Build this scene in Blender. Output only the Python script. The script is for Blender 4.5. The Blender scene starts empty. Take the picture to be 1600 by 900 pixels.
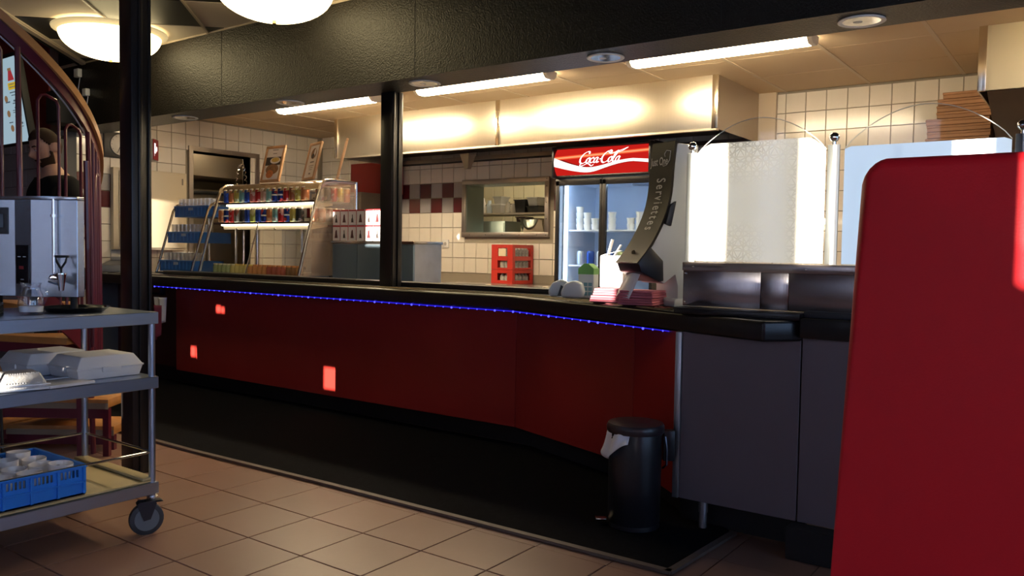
import bpy, bmesh, math, random
from mathutils import Vector, Matrix
random.seed(7)
R=math.radians
SC=bpy.context.scene
COL=SC.collection
# ------------------------------------------------------------------ camera
cam=bpy.data.cameras.new('camera'); co=bpy.data.objects.new('camera',cam); COL.objects.link(co)
yaw,pitch,roll=.6258,.0447,-.0159
F=Vector((-math.sin(yaw),math.cos(yaw),0)); Rt=Vector((math.cos(yaw),math.sin(yaw),0)); U=Vector((0,0,1))
f2=F*math.cos(pitch)-U*math.sin(pitch); u2=U*math.cos(pitch)+F*math.sin(pitch)
r2=Rt*math.cos(roll)-u2*math.sin(roll); u3=u2*math.cos(roll)+Rt*math.sin(roll)
mw=Matrix((( r2.x,u3.x,-f2.x,0),(r2.y,u3.y,-f2.y,0),(r2.z,u3.z,-f2.z,1.096),(0,0,0,1)))
co.matrix_world=mw
cam.sensor_width=36; cam.lens=1284.15/1600*36; cam.clip_start=.05
SC.camera=co
# ------------------------------------------------------------------ sky, sun, exposure
w=bpy.data.worlds.new('sky'); SC.world=w; w.use_nodes=True
bg=w.node_tree.nodes['Background']; bg.inputs[0].default_value=(.4,.61,1,1); bg.inputs[1].default_value=2.7
SUN_D=Vector((-.15,1,-.06)).normalized()
sl=bpy.data.lights.new('sun','SUN'); sl.energy=30; sl.angle=R(.3); sl.color=(1,.86,.68)
so=bpy.data.objects.new('sun',sl); COL.objects.link(so); so.rotation_euler=SUN_D.to_track_quat('-Z','Y').to_euler()
SC.view_settings.view_transform='Standard'; SC.view_settings.look='None'; SC.view_settings.gamma=1
SC.view_settings.exposure=0.0
# ------------------------------------------------------------------ materials
MC={}
def M(name,col=(.5,.5,.5),rough=.5,metal=0,emit=0,ecol=None,bump=0,bscale=200,var=0,vscale=6,rnd=0,spec=.5,brush=None,coat=0,bdist=.002):
    if name in MC: return MC[name]
    m=bpy.data.materials.new(name); m.use_nodes=True; MC[name]=m
    nt=m.node_tree; b=nt.nodes['Principled BSDF']
    b.inputs['Base Color'].default_value=(*col,1); b.inputs['Roughness'].default_value=rough
    b.inputs['Metallic'].default_value=metal; b.inputs['Specular IOR Level'].default_value=spec
    b.inputs['Coat Weight'].default_value=coat
    if emit:
        b.inputs['Emission Color'].default_value=(*(ecol or col),1); b.inputs['Emission Strength'].default_value=emit
    N=nt.nodes.new; L=nt.links.new
    if bump or var or brush:
        tc=N('ShaderNodeTexCoord')
        src=tc.outputs['Object']
        if brush:
            mp=N('ShaderNodeMapping'); mp.inputs['Scale'].default_value=brush; L(src,mp.inputs[0]); src=mp.outputs[0]
    if var:
        n=N('ShaderNodeTexNoise'); n.inputs['Scale'].default_value=vscale; n.inputs['Detail'].default_value=5; L(src,n.inputs['Vector'])
        mx=N('ShaderNodeMix'); mx.data_type='RGBA'
        mx.inputs[6].default_value=(*[max(0,c*(1-var)) for c in col],1); mx.inputs[7].default_value=(*[min(1,c*(1+var)) for c in col],1)
        L(n.outputs[0],mx.inputs[0]); L(mx.outputs[2],b.inputs['Base Color']); last=mx.outputs[2]
    if rnd:
        oi=N('ShaderNodeObjectInfo'); hs=N('ShaderNodeHueSaturation')
        mr=N('ShaderNodeMapRange'); mr.inputs[3].default_value=1-rnd; mr.inputs[4].default_value=1+rnd
        L(oi.outputs['Random'],mr.inputs[0]); L(mr.outputs[0],hs.inputs['Value'])
        if var: L(last,hs.inputs['Color'])
        else: hs.inputs['Color'].default_value=(*col,1)
        L(hs.outputs[0],b.inputs['Base Color'])
    if bump or brush:
        n2=N('ShaderNodeTexNoise'); n2.inputs['Scale'].default_value=bscale; n2.inputs['Detail'].default_value=3; L(src,n2.inputs['Vector'])
        bp=N('ShaderNodeBump'); bp.inputs['Strength'].default_value=bump or .1; bp.inputs['Distance'].default_value=bdist
        L(n2.outputs[0],bp.inputs['Height']); L(bp.outputs[0],b.inputs['Normal'])
    return m
def glassm(name,tint=(1,1,1),refl=.12,rough=.02,haze=0,hcol=(.8,.85,.9)):
    if name in MC: return MC[name]
    m=bpy.data.materials.new(name); m.use_nodes=True; MC[name]=m; nt=m.node_tree; nt.nodes.clear()
    N=nt.nodes.new; L=nt.links.new
    o=N('ShaderNodeOutputMaterial'); t=N('ShaderNodeBsdfTransparent'); t.inputs[0].default_value=(*tint,1)
    g=N('ShaderNodeBsdfGlossy'); g.inputs['Roughness'].default_value=rough
    fr=N('ShaderNodeLayerWeight'); fr.inputs[0].default_value=.5
    pw=N('ShaderNodeMath'); pw.operation='POWER'; pw.inputs[1].default_value=5; L(fr.outputs['Facing'],pw.inputs[0])
    mt=N('ShaderNodeMath'); mt.operation='MULTIPLY_ADD'; mt.inputs[1].default_value=.8; mt.inputs[2].default_value=refl*.6
    L(pw.outputs[0],mt.inputs[0]); x=N('ShaderNodeMixShader'); L(mt.outputs[0],x.inputs[0]); L(t.outputs[0],x.inputs[1]); L(g.outputs[0],x.inputs[2])
    out=x.outputs[0]
    if haze:
        d=N('ShaderNodeBsdfDiffuse'); d.inputs[0].default_value=(*hcol,1); y=N('ShaderNodeMixShader'); y.inputs[0].default_value=haze
        L(out,y.inputs[1]); L(d.outputs[0],y.inputs[2]); out=y.outputs[0]
    L(out,o.inputs[0]); return m
def emitm(name,col,s):
    if name in MC: return MC[name]
    m=bpy.data.materials.new(name); m.use_nodes=True; MC[name]=m; nt=m.node_tree; nt.nodes.clear()
    o=nt.nodes.new('ShaderNodeOutputMaterial'); e=nt.nodes.new('ShaderNodeEmission'); e.inputs[0].default_value=(*col,1); e.inputs[1].default_value=s
    nt.links.new(e.outputs[0],o.inputs[0]); return m
# ------------------------------------------------------------------ mesh builder
class G:
    def __init__(s): s.v=[]; s.f=[]; s.mi=[]; s.m=0
    def add(s,vs,fs):
        k=len(s.v); s.v+= [Vector(p) for p in vs]; s.f+=[tuple(i+k for i in f) for f in fs]; s.mi+=[s.m]*len(fs); return s
    def box(s,x0,x1,y0,y1,z0,z1,rz=0,about=None):
        vs=[(x,y,z) for z in (z0,z1) for y in (y0,y1) for x in (x0,x1)]
        if rz:
            cx,cy=about or ((x0+x1)/2,(y0+y1)/2); c,sn=math.cos(rz),math.sin(rz)
            vs=[(cx+(x-cx)*c-(y-cy)*sn,cy+(x-cx)*sn+(y-cy)*c,z) for x,y,z in vs]
        return s.add(vs,[(0,2,3,1),(4,5,7,6),(0,1,5,4),(2,6,7,3),(0,4,6,2),(1,3,7,5)])
    def obox(s,o,u,v,w):   # oriented box: corner o, edge vectors
        o,u,v,w=map(Vector,(o,u,v,w)); vs=[o+a*u+b*v+c*w for c in (0,1) for b in (0,1) for a in (0,1)]
        return s.add(vs,[(0,2,3,1),(4,5,7,6),(0,1,5,4),(2,6,7,3),(0,4,6,2),(1,3,7,5)])
    def cyl(s,p0,p1,r,n=16,rb=None,cap=True):
        p0,p1=Vector(p0),Vector(p1); d=(p1-p0).normalized(); a=d.orthogonal().normalized(); b=d.cross(a); rb=r if rb is None else rb
        vs=[]
        for p,q in ((p0,r),(p1,rb)):
            for i in range(n):
                t=2*math.pi*i/n; vs.append(p+a*q*math.cos(t)+b*q*math.sin(t))
        fs=[(i,(i+1)%n,n+(i+1)%n,n+i) for i in range(n)]
        if cap: fs+=[tuple(range(n))[::-1],tuple(range(n,2*n))]
        return s.add(vs,fs)
    def tube(s,pts,r,n=8,closed=False):
        pts=[Vector(p) for p in pts]; N=len(pts); vs=[]; prev=None
        for i,p in enumerate(pts):
            if closed: t=(pts[(i+1)%N]-pts[i-1])
            else: t=(pts[min(i+1,N-1)]-pts[max(i-1,0)])
            t.normalize()
            if prev is None: a=t.orthogonal().normalized()
            else:
                a=prev-t*prev.dot(t)
                a=a.normalized() if a.length>1e-6 else t.orthogonal().normalized()
            prev=a; b=t.cross(a)
            rr=r[i] if isinstance(r,(list,tuple)) else r
            vs+=[p+a*rr*math.cos(2*math.pi*k/n)+b*rr*math.sin(2*math.pi*k/n) for k in range(n)]
        fs=[]
        for i in range(N if closed else N-1):
            j=(i+1)%N
            fs+=[(i*n+k,i*n+(k+1)%n,j*n+(k+1)%n,j*n+k) for k in range(n)]
        if not closed: fs+=[tuple(range(n))[::-1],tuple(range((N-1)*n,N*n))]
        return s.add(vs,fs)
    def lathe(s,prof,c,n=24,sx=1,sy=1,cap=True):   # prof list of (r,z)
        cx,cy,cz=c; vs=[]
        for r,z in prof: vs+=[(cx+sx*r*math.cos(2*math.pi*k/n),cy+sy*r*math.sin(2*math.pi*k/n),cz+z) for k in range(n)]
        fs=[(i*n+k,i*n+(k+1)%n,(i+1)*n+(k+1)%n,(i+1)*n+k) for i in range(len(prof)-1) for k in range(n)]
        if cap: fs+=[tuple(range(n))[::-1],tuple(range((len(prof)-1)*n,len(prof)*n))]
        return s.add(vs,fs)
    def prism(s,poly,o,u,v,w):  # polygon in (u,v) from o, extruded by vector w
        o,u,v,w=map(Vector,(o,u,v,w)); n=len(poly)
        vs=[o+u*a+v*b for a,b in poly]+[o+u*a+v*b+w for a,b in poly]
        return s.add(vs,[tuple(range(n))[::-1],tuple(range(n,2*n))]+[(i,(i+1)%n,n+(i+1)%n,n+i) for i in range(n)])
    def strip(s,pts,off,w):  # ribbon of thickness w following pts, width vector off
        pts=[Vector(p) for p in pts]; off=Vector(off); w=Vector(w)
        for a,b in zip(pts[:-1],pts[1:]): s.obox(a-off/2,b-a,off,w)
        return s
    def sphere(s,c,r,n=16,m=10,sx=1,sy=1,sz=1):
        return s.lathe([(max(1e-4,r*math.sin(math.pi*i/m)),-r*sz*math.cos(math.pi*i/m)) for i in range(m+1)],c,n,sx,sy,cap=False)
def thing(name,label,cat,loc,rz=0,group=None):
    o=bpy.data.objects.new(name,None); COL.objects.link(o); o.location=loc; o.rotation_euler=(0,0,rz); o.empty_display_size=.05
    o['label']=label; o['category']=cat
    if group: o['group']=group
    return o
def inv(o):
    m=Matrix.Identity(4)
    while o is not None:
        m=Matrix.LocRotScale(o.location,o.rotation_euler,None)@m; o=o.parent
    return m.inverted()
def build(name,g,mat,parent=None,local=False,bevel=0,smooth=35,seg=2,**tags):
    me=bpy.data.meshes.new(name); bm=bmesh.new()
    T=Matrix.Identity(4) if (local or parent is None) else inv(parent)
    vs=[bm.verts.new(T@v) for v in g.v]
    for f,mi in zip(g.f,g.mi):
        try: ff=bm.faces.new([vs[i] for i in f]); ff.material_index=mi
        except ValueError: pass
    bmesh.ops.recalc_face_normals(bm,faces=bm.faces[:])
    if bevel:
        es=[e for e in bm.edges if len(e.link_faces)==2 and e.calc_face_angle(0)>.6]
        bmesh.ops.bevel(bm,geom=es,offset=bevel,segments=seg,affect='EDGES',profile=.5,clamp_overlap=True)
    bm.to_mesh(me); bm.free()
    for m in (mat if isinstance(mat,(list,tuple)) else [mat]): me.materials.append(m)
    if smooth:
        me.shade_smooth(); me.set_sharp_from_angle(angle=R(smooth))
    o=bpy.data.objects.new(name,me); COL.objects.link(o)
    if parent is not None: o.parent=parent
    for k,v in tags.items(): o[k]=v
    return o
def struct(name,g,mat,parent=None,**k):
    return build(name,g,mat,parent,kind='structure',**k) if parent is None else build(name,g,mat,parent,**k)
def clone(o,parent=None):
    c=o.copy(); COL.objects.link(c)
    if parent is not None: c.parent=parent
    for ch in list(o.children): clone(ch,c)
    return c
def text(body,name,mat,parent,o,u,v,size,thick=.0005,bold=0,align='CENTER',sx=1):
    cu=bpy.data.curves.new('txt','FONT'); cu.body=body; cu.size=1; cu.extrude=.0; cu.offset=bold; cu.align_x=align; cu.resolution_u=3
    t=bpy.data.objects.new('txt',cu); COL.objects.link(t)
    dg=bpy.context.evaluated_depsgraph_get(); me=bpy.data.meshes.new_from_object(t.evaluated_get(dg))
    COL.objects.unlink(t); bpy.data.objects.remove(t)
    u=Vector(u).normalized(); v=Vector(v).normalized(); n=u.cross(v); T=inv(parent)
    for vt in me.vertices:
        p=Vector(o)+u*vt.co.x*size*sx+v*vt.co.y*size+n*thick; vt.co=T@p
    me.materials.clear(); me.materials.append(mat); me.name=name
    ob=bpy.data.objects.new(name,me); COL.objects.link(ob); ob.parent=parent; return ob
ORD=['first','second','third','fourth','fifth','sixth','seventh','eighth','ninth','tenth','eleventh','twelfth','thirteenth','fourteenth','fifteenth','sixteenth','seventeenth','eighteenth','nineteenth','twentieth','twenty-first','twenty-second']
# shared materials
black=M('black_paint',(.012,.011,.012),.3,bump=.15,bscale=120)
blackmatte=M('black_matte',(.01,.01,.011),.6)
steel=M('brushed_steel',(.62,.6,.57),.26,1,brush=(2,2,160),bump=.06,bscale=8)
steel2=M('worn_steel',(.5,.5,.51),.33,1,brush=(2,120,2),bump=.05,bscale=8,var=.12)
chrome=M('chrome',(.8,.8,.8),.08,1)
white=M('white_plastic',(.75,.75,.73),.4)
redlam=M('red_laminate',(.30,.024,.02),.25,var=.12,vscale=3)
greylam=M('grey_purple_laminate',(.17,.135,.15),.38,bump=.05,bscale=300,var=.06)
maroon=M('maroon_paint',(.12,.014,.028),.3,coat=.3)
wood=M('oiled_wood',(.42,.2,.065),.42,var=.35,vscale=9,brush=(1,8,8),bump=.08)
wtile=M('glazed_white_tile',(.74,.69,.6),.16,rnd=.03,bump=.05,bscale=25)
rtile=M('glazed_oxblood_tile',(.085,.01,.014),.18,rnd=.08)
gtile=M('glazed_grey_tile',(.33,.31,.31),.18,rnd=.06)
grout=M('grout',(.3,.26,.2),.9)
# ================================================================== STRUCTURE
Y_B=6.35; X_L=-7.3; CK=2.345; CM=2.59
def wall_cells(g,axis,c0,c1,a0,a1,z0,z1,holes):
    """solid wall as boxes around rectangular openings; axis 'y': plane Y=c0..c1 spanning X a0..a1"""
    xs=sorted({a0,a1}|{q for h in holes for q in h[:2] if a0<q<a1})
    for xa,xb in zip(xs[:-1],xs[1:]):
        xm=(xa+xb)/2; zs=sorted([(max(z0,h[2]),min(z1,h[3])) for h in holes if h[0]<xm<h[1]]); z=z0
        for za,zb in zs+[(z1,z1)]:
            if za>z+1e-5:
                if axis=='y': g.box(xa,xb,c0,c1,z,za)
                else: g.box(c0,c1,xa,xb,z,za)
            z=max(z,zb)
    return g
# floor: grout slab and individual tiles
fl=struct('floor',G().box(-9.6,3.3,-2.3,8.2,-.12,-.004),M('floor_grout',(.025,.014,.011),.8))
ftm=M('terracotta_tile',(.265,.146,.106),.36,var=.14,vscale=2.5,rnd=.07,bump=.08,bscale=40)
fg=G().box(-.1475,.1475,-.1475,.1475,-.004,.003)
ft=build('tile',fg,ftm,fl,local=True,bevel=.0015,seg=1)
first=True; cnt=0
for j in range(-7,16):
    for i in range(-1,9):
        x=-3.7807+.3*j+.15; y=2.4994-.3*i-.15+.0
        if y>2.56 and x<-1.16: continue
        if x>.0 or cnt>=295: continue
        o=ft if first else ft.copy()
        if not first: COL.objects.link(o)
        first=False; o.location=(x,y,0); cnt+=1
sg=G()
for j in range(-18,24):
    for i in range(-14,16):
        x=-3.7807+.3*j+.15; y=2.4994-.3*i-.15
        inn=(-7<=j<16 and -1<=i<9 and x<=0)
        if inn and not(y>2.56 and x<-1.16): continue
        if -9.6<x<3.2 and -2.2<y<6.3: sg.box(x-.148,x+.148,y-.148,y+.148,-.004,.001 if (y>2.56) else .003)
build('tile_field',sg,ftm,fl,kind='stuff')
# mat
matm=M('black_carpet_mat',(.008,.008,.010),1,bump=1,bscale=500,var=.5,vscale=60,spec=.08)
mt=thing('floor_mat','long black carpet entrance mat lying in front of the red counter','mat',(-4,3.1,0.003))
g=G().prism([(-7.2,2.56),(-5.6,2.545),(-3.9,2.53),(-2.9,2.56),(-1.19,2.58),(-1.16,3.09),(-2.0,3.75),(-7.2,3.75)],(0,0,.004),(1,0,0),(0,1,0),(0,0,.009))
build('pile',g,matm,mt)
g=G()
for a,b in (((-7.2,2.548),(-5.6,2.533)),((-5.6,2.533),(-3.9,2.518)),((-3.9,2.518),(-2.9,2.548)),((-2.9,2.548),(-1.165,2.566))): g.obox((a[0],a[1]-.014,.003),(b[0]-a[0],b[1]-a[1],0),(0,.028,0),(0,0,.012))
g.obox((-1.185,2.556,.003),(.027,0,0),(.03,.53,0),(0,0,.012))
build('edging',g,M('worn_mat_edging',(.12,.09,.075),.55,var=.4,vscale=12),mt,label='worn brownish metal edging strip')
# back wall with pass-through hole
PX0,PX1,PZ0,PZ1=-5.16,-4.22,1.275,1.745
g=wall_cells(G(),'y',Y_B+.012,Y_B+.26,-9.6,3.3,0,3.3,[(PX0,PX1,PZ0,PZ1)])
wb=struct('wall_back',g,grout)
def tproto(mat,axis):
    a=.0735; b=.0715; t=.009
    if axis=='y': vs=[(-a,.003,-a),(a,.003,-a),(a,.003,a),(-a,.003,a),(-b,-t,-b),(b,-t,-b),(b,-t,b),(-b,-t,b)]
    else: vs=[(-.003,a,-a),(-.003,-a,-a),(-.003,-a,a),(-.003,a,a),(t,b,-b),(t,-b,-b),(t,-b,b),(t,b,b)]
    g=G().add(vs,[(4,5,6,7),(0,1,5,4),(1,2,6,5),(2,3,7,6),(3,0,4,7)])
    me=build('tile',g,mat,None,smooth=0); d=me.data; bpy.data.objects.remove(me); return d
TW,TR,TG=[tproto(m,'y') for m in (wtile,rtile,gtile)]
def place(d,parent,loc):
    o=bpy.data.objects.new('tile',d); COL.objects.link(o); o.parent=parent; o.location=loc; return o
def stufftile(g,mi,x,z,y=Y_B+.012):
    a=.0735; b=.0715; k=len(g.v); g.m=mi
    g.add([(x-a,y+.003,z-a),(x+a,y+.003,z-a),(x+a,y+.003,z+a),(x-a,y+.003,z+a),(x-b,y-.009,z-b),(x+b,y-.009,z-b),(x+b,y-.009,z+b),(x-b,y-.009,z+b)],[(4,5,6,7),(0,1,5,4),(1,2,6,5),(2,3,7,6),(3,0,4,7)])
sg=G(); n=0
cols=[-2.035+.15*k+.075 for k in range(-36,14)]
for x in cols:
    if x<X_L: continue
    for r in range(-2,12):
        z=2.345-.075-.013-.15*r if x>-2.3 else 1.9231+.075+.15*(2-r)
        if z<.8 or z>2.33: continue
        if PX0-.03<x<PX1+.03 and PZ0-.03<z<PZ1+.03: continue
        kind=0
        if 1.463<z<1.77 and x<-2.3:
            rr=0 if z>1.617 else 1; ci=round((x+5.739)/.15); kind=1 if (ci+rr)%2==0 else 2
        vis=(-6.3<x<-4.0 and 1.0<z<2.0) or (-2.25<x<-.45 and z>1.55) or (-4.2<x<-3.65)
        if vis and n<298: place((TW,TR,TG)[kind],wb,(x,Y_B+.012,z)); n+=1
        else: stufftile(sg,kind,x,z)
build('tile_field',sg,[wtile,rtile,gtile],wb,kind='stuff',smooth=0)
# left tiled wall with opening (Y 4.72..6.1)
OY0,OY1,OZ1=4.72,5.45,2.03
g=wall_cells(G(),'x',X_L-.2,X_L-.012,3.455,Y_B+.012,0,3.2,[(OY0,OY1,.9,OZ1)])
wl=struct('wall_left',g,grout)
LW,LR,LG=[tproto(m,'x') for m in (wtile,rtile,gtile)]
sg2=G()
for k in range(20):
    y=3.5+.15*k-.005+.03
    if y>6.3: break
    for r in range(15):
        z=2.345-.088-.15*r
        if z<.06: continue
        if OY0-.02<y<OY1+.02 and .88<z<OZ1+.03: continue
        kind=0
        if 1.463<z<1.77:
            rr=0 if z>1.617 else 1; kind=1 if (k+rr)%2==1 else 2
        place((LW,LR,LG)[kind],wl,(X_L-.012,y,z))
struct('baseboard_left',G().box(X_L-.004,X_L+.012,3.455,6.3,0,.1),M('dark_base_tile',(.08,.04,.03),.4))
# grey tiled end wall and red wall above, left of the kitchen
wg=struct('wall_left_end',G().box(-9.6,X_L-.0,3.467,3.6,0,2.066),M('grey_grout',(.12,.12,.13),.9))
gt=M('grey_glazed_wall_tile',(.3,.3,.34),.3,rnd=.06)
g=G().box(-.1475,.1475,-.012,.003,-.0725,.0725); p=build('tile',g,gt,wg,local=True,bevel=.003,seg=1)
k=0
for r in range(13):
    for c in range(7):
        o=p if k==0 else p.copy()
        if k: COL.objects.link(o)
        k=1; o.location=(-7.46-.3*c-(.15 if r%2 else 0),3.467,2.066-.08-.15*r)
struct('trim_1',G().box(-9.6,-7.45,3.44,3.466,2.05,3.3),M('dark_red_wall',(.22,.02,.012),.6))
# walls behind and beside the camera
def sun_slot(Y,x0,x1,z0,z1):  # traces a sun patch back to an opening added in the front wall
    t=Y+2.2; return (x0+.15*t,x1+.15*t,z0+.06*t,z1+.06*t)
SL=[sun_slot(3.1,-1.372,-1.215,1.062,1.56),sun_slot(3.1,-.935,-.81,1.062,1.56),sun_slot(3.1,-.425,-.315,1.42,1.56),
    sun_slot(1.0,-.072,.9,1.07,1.23),sun_slot(3.35,-1.95,-1.815,.88,1.19),sun_slot(4.32,-4.47,-4.27,1.12,1.42),
    sun_slot(6.35,-5.27,-5.13,1.12,1.25),sun_slot(3.64,-5.335,-5.28,.61,.66),sun_slot(3.64,-5.275,-5.235,.61,.65),
    sun_slot(3.64,-5.66,-5.60,.255,.33),sun_slot(3.64,-5.59,-5.53,.25,.335),sun_slot(3.64,-4.15,-4.03,.175,.315)]
t=4.4+2.2
SL.append((X_L+.065+.15*(4.19+2.2),X_L+.065+.15*(4.7+2.2),.95+.06*t,1.52+.06*t))
TP=[sun_slot(3.1,-1.2145,-.9355,1.0,1.56),sun_slot(3.1,-.805,-.60,1.05,1.56),sun_slot(3.1,-.5995,-.4255,1.4,1.56),sun_slot(3.1,-.3145,-.25,1.4,1.56)]; SL+=TP; SL.append(sun_slot(1.275,-3.04,-2.93,.605,.655))
BL=[(-3.0,-2.65,.7,2.4),(-1.95,-1.25,.7,2.4),(1.5,2.25,.7,2.4),(2.45,3.1,.7,2.4)]
g=wall_cells(G(),'y',-2.22,-2.2,-9.6,3.3,0,3.3,SL+BL)
wf=struct('wall_front_sun_slots',g,M('dark_panel_wall',(.12,.06,.05),.6))
tint=bpy.data.materials.new('sun_dimmer_tint'); tint.use_nodes=True; _n=tint.node_tree; _n.nodes.clear(); _o=_n.nodes.new('ShaderNodeOutputMaterial'); _t=_n.nodes.new('ShaderNodeBsdfTransparent'); _t.inputs[0].default_value=(.075,.085,.098,1); _n.links.new(_t.outputs[0],_o.inputs[0])
for (a,b,c,d) in TP: build('sun_dimmer_pane',G().add([(a,-2.21,c),(b,-2.21,c),(b,-2.21,d),(a,-2.21,d)],[(0,1,2,3)]),tint,wf,smooth=0)  # panes added in some openings to weaken the sun on the film
bm=M('added_blind_fabric',(.75,.78,.85),.9);  # blinds added to glow in the sun and light the room from the front
_nt=bm.node_tree; _nt.nodes.clear(); _o=_nt.nodes.new('ShaderNodeOutputMaterial'); _a=_nt.nodes.new('ShaderNodeBsdfTranslucent'); _a.inputs[0].default_value=(.3,.33,.40,1); _b=_nt.nodes.new('ShaderNodeBsdfDiffuse'); _b.inputs[0].default_value=(.5,.5,.5,1); _c=_nt.nodes.new('ShaderNodeAddShader'); _nt.links.new(_a.outputs[0],_c.inputs[0]); _nt.links.new(_b.outputs[0],_c.inputs[1]); _nt.links.new(_c.outputs[0],_o.inputs[0])
for i,(a,b,c,d) in enumerate(BL):
    wn=struct('window_%d'%(i+5),G().box(a,a+.03,-2.22,-2.2,c,d).box(b-.03,b,-2.22,-2.2,c,d).box(a,b,-2.22,-2.2,d-.03,d),M('window_frame_paint',(.03,.03,.03),.4))
    if i==2: bm=bm.copy(); bm.node_tree.nodes['Translucent BSDF'].inputs[0].default_value=(.62,.62,.68,1)
    build('added_blind',G().box(a,b,-2.215,-2.213,c,d),bm,wn)
ew=[(-1.6,-.2,.55,2.35),(.1,1.5,.55,2.35),(1.8,3.2,.55,2.35)]
g=wall_cells(G(),'x',3.2,3.3,-2.2,8.2,0,3.3,ew)
struct('wall_right',g,M('dark_panel_wall'))
for i,(a,b,c,d) in enumerate(ew):
    wn=struct('window_%d'%(i+1),G().box(3.2,3.3,a,b,c,c+.04).box(3.2,3.3,a,b,d-.04,d).box(3.2,3.3,a,a+.04,c,d).box(3.2,3.3,b-.04,b,c,d).box(3.22,3.28,(a+b)/2-.02,(a+b)/2+.02,c,d),M('window_frame_paint',(.03,.03,.03),.4))
struct('wall_stair_side',G().box(-9.6,-9.5,-2.2,8.2,0,3.3),M('dark_panel_wall'))
# main diagonal checker ceiling
s2=math.sqrt(.5)
def nm(n,m): return ((n-m)*s2,(n+m)*s2)   # n=(x+y)/r2 , m=(y-x)/r2
cg=G()
# slab with stair opening : region n>-2.4 only
poly=[nm(-2.41,7.0)]
xa=-2.41/s2-3.455 # x where n=-2.41 at y=3.455
xb=-2.41/s2+2.2
cl=struct('ceiling',G().prism([(xa,3.46),(3.3,3.46),(3.3,-2.2),(xb,-2.2)],(0,0,CM+.03),(1,0,0),(0,1,0),(0,0,.08)),M('ceiling_void',(.02,.02,.02),.9))
cwht=M('ceiling_tile_cream',(.6,.53,.45),.75,bump=.1,bscale=90); cblk=M('ceiling_tile_black',(.012,.011,.011),.5,bump=.1,bscale=90)
def clip(poly,fx):
    out=[]
    for i in range(len(poly)):
        a,b=poly[i],poly[(i+1)%len(poly)]; fa,fb=fx(a),fx(b)
        if fa>=0: out.append(a)
        if (fa>=0)!=(fb>=0):
            t=fa/(fa-fb); out.append((a[0]+(b[0]-a[0])*t,a[1]+(b[1]-a[1])*t))
    return out
for i in range(-4,11):
    for j in range(-6,12):
        n0=-2.4+.6*(i); m0=5.94+.6*(j-0)
        if n0<-2.41: continue
        q=[nm(n0+.008,m0+.008),nm(n0+.592,m0+.008),nm(n0+.592,m0+.592),nm(n0+.008,m0+.592)]
        q=clip(q,lambda p:3.45-p[1]); 
        if len(q)<3: continue
        q=clip(q,lambda p:p[1]+2.2)
        if len(q)<3: continue
        q=clip(q,lambda p:3.2-p[0])
        if len(q)<3: continue
        if max(p[1] for p in q)<.5 or min(p[0] for p in q)>-2.5: 
            if (i+j)%2: continue
        # black: n cell -2.4..-1.8 with m 5.94..6.54 ; n -1.8..-1.2 with m 5.34..5.94
        blk=((i+j)%2==0)
        build('tile',G().prism(q,(0,0,CM),(1,0,0),(0,1,0),(0,0,.012)),cblk if blk else cwht,cl,smooth=0)
gb=G()
bars=M('cream_grid_bar',(.45,.38,.3),.45)
for i in range(0,11):
    n0=-2.4+.6*i; ytop=3.45; x1=n0/s2-ytop; x0=n0/s2+2.2
    gb.obox((x0-.01,-2.2,CM-.012),(x1-x0,ytop+2.2,0),(.02,0.0,0),(0,0,.03))
build('grid_bar',gb,bars,cl,kind='stuff')
g=G().obox((xb-.05,-2.2,CM-.02),(xa-xb,5.66,0),(.06,0,0),(0,0,.05))
build('edge_strip',g,bars,cl)
struct('trim_2',G().obox((xb-.075,-2.2,CM-.02),(xa-xb,5.64,0),(.02,0,0),(0,0,.7)),blackmatte)
struct('ceiling_stair_cover',G().box(-9.6,-4,-2.2,3.45,3.25,3.3),M('dark_red_wall'))  # unseen cover added so sky light cannot leak into the stairwell
# dropped beam over the counter
bmM=M('black_textured_beam',(.009,.0075,.006),.38,bump=1,bscale=115,bdist=.0045,spec=.38)
g=G().box(X_L-.0,3.2,3.455,3.745,2.066,3.3)
struct('trim_3',g,bmM)
struct('trim_4',G().box(X_L-.0,3.2,3.45,3.458,CM-.012,CM+.012),bars)
struct('trim_5',G().box(X_L-.0,3.2,3.745,3.76,CK-.26,CK+.0),M('cream_paint',(.6,.5,.36),.5))
for xj in (-3.2,-5.0,-1.4): 
    struct('trim_6',G().box(xj,xj+.003,3.4535,3.456,2.07,CM-.01),blackmatte)
# kitchen ceiling
kc=struct('ceiling_kitchen',G().box(X_L-.1,3.2,3.745,Y_B+.1,CK+.02,CK+.1),M('grid_backing',(.25,.19,.12),.8))  # brown backing slab showing in the tile joints
ckm=M('kitchen_ceiling_tile',(.62,.49,.32),.7,bump=.08,bscale=120,rnd=.02)
kp=None
for a in range(-9,6):
    for b in range(5):
        x0=-2.035+.6*a; y1=Y_B-.6*b; y0=max(3.76,y1-.6)
        if x0<X_L-.3 or y1<3.8 or x0>.3: continue
        build('tile',G().box(max(x0+.004,X_L),x0+.596,y0+.003,y1-.003,CK,CK+.015),ckm,kc,bevel=.002,seg=1,smooth=0)
g=G()
for a in range(-8,5): g.box(-2.035+.6*a-.012,-2.035+.6*a+.012,3.76,Y_B,CK-.003,CK+.02)
build('grid_bar',g,M('cream_paint'),kc,kind='stuff')
struct('trim_7',G().box(-2.24,-2.10,Y_B-.03,Y_B+.012,.8,CK),M('cream_paint'))
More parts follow.
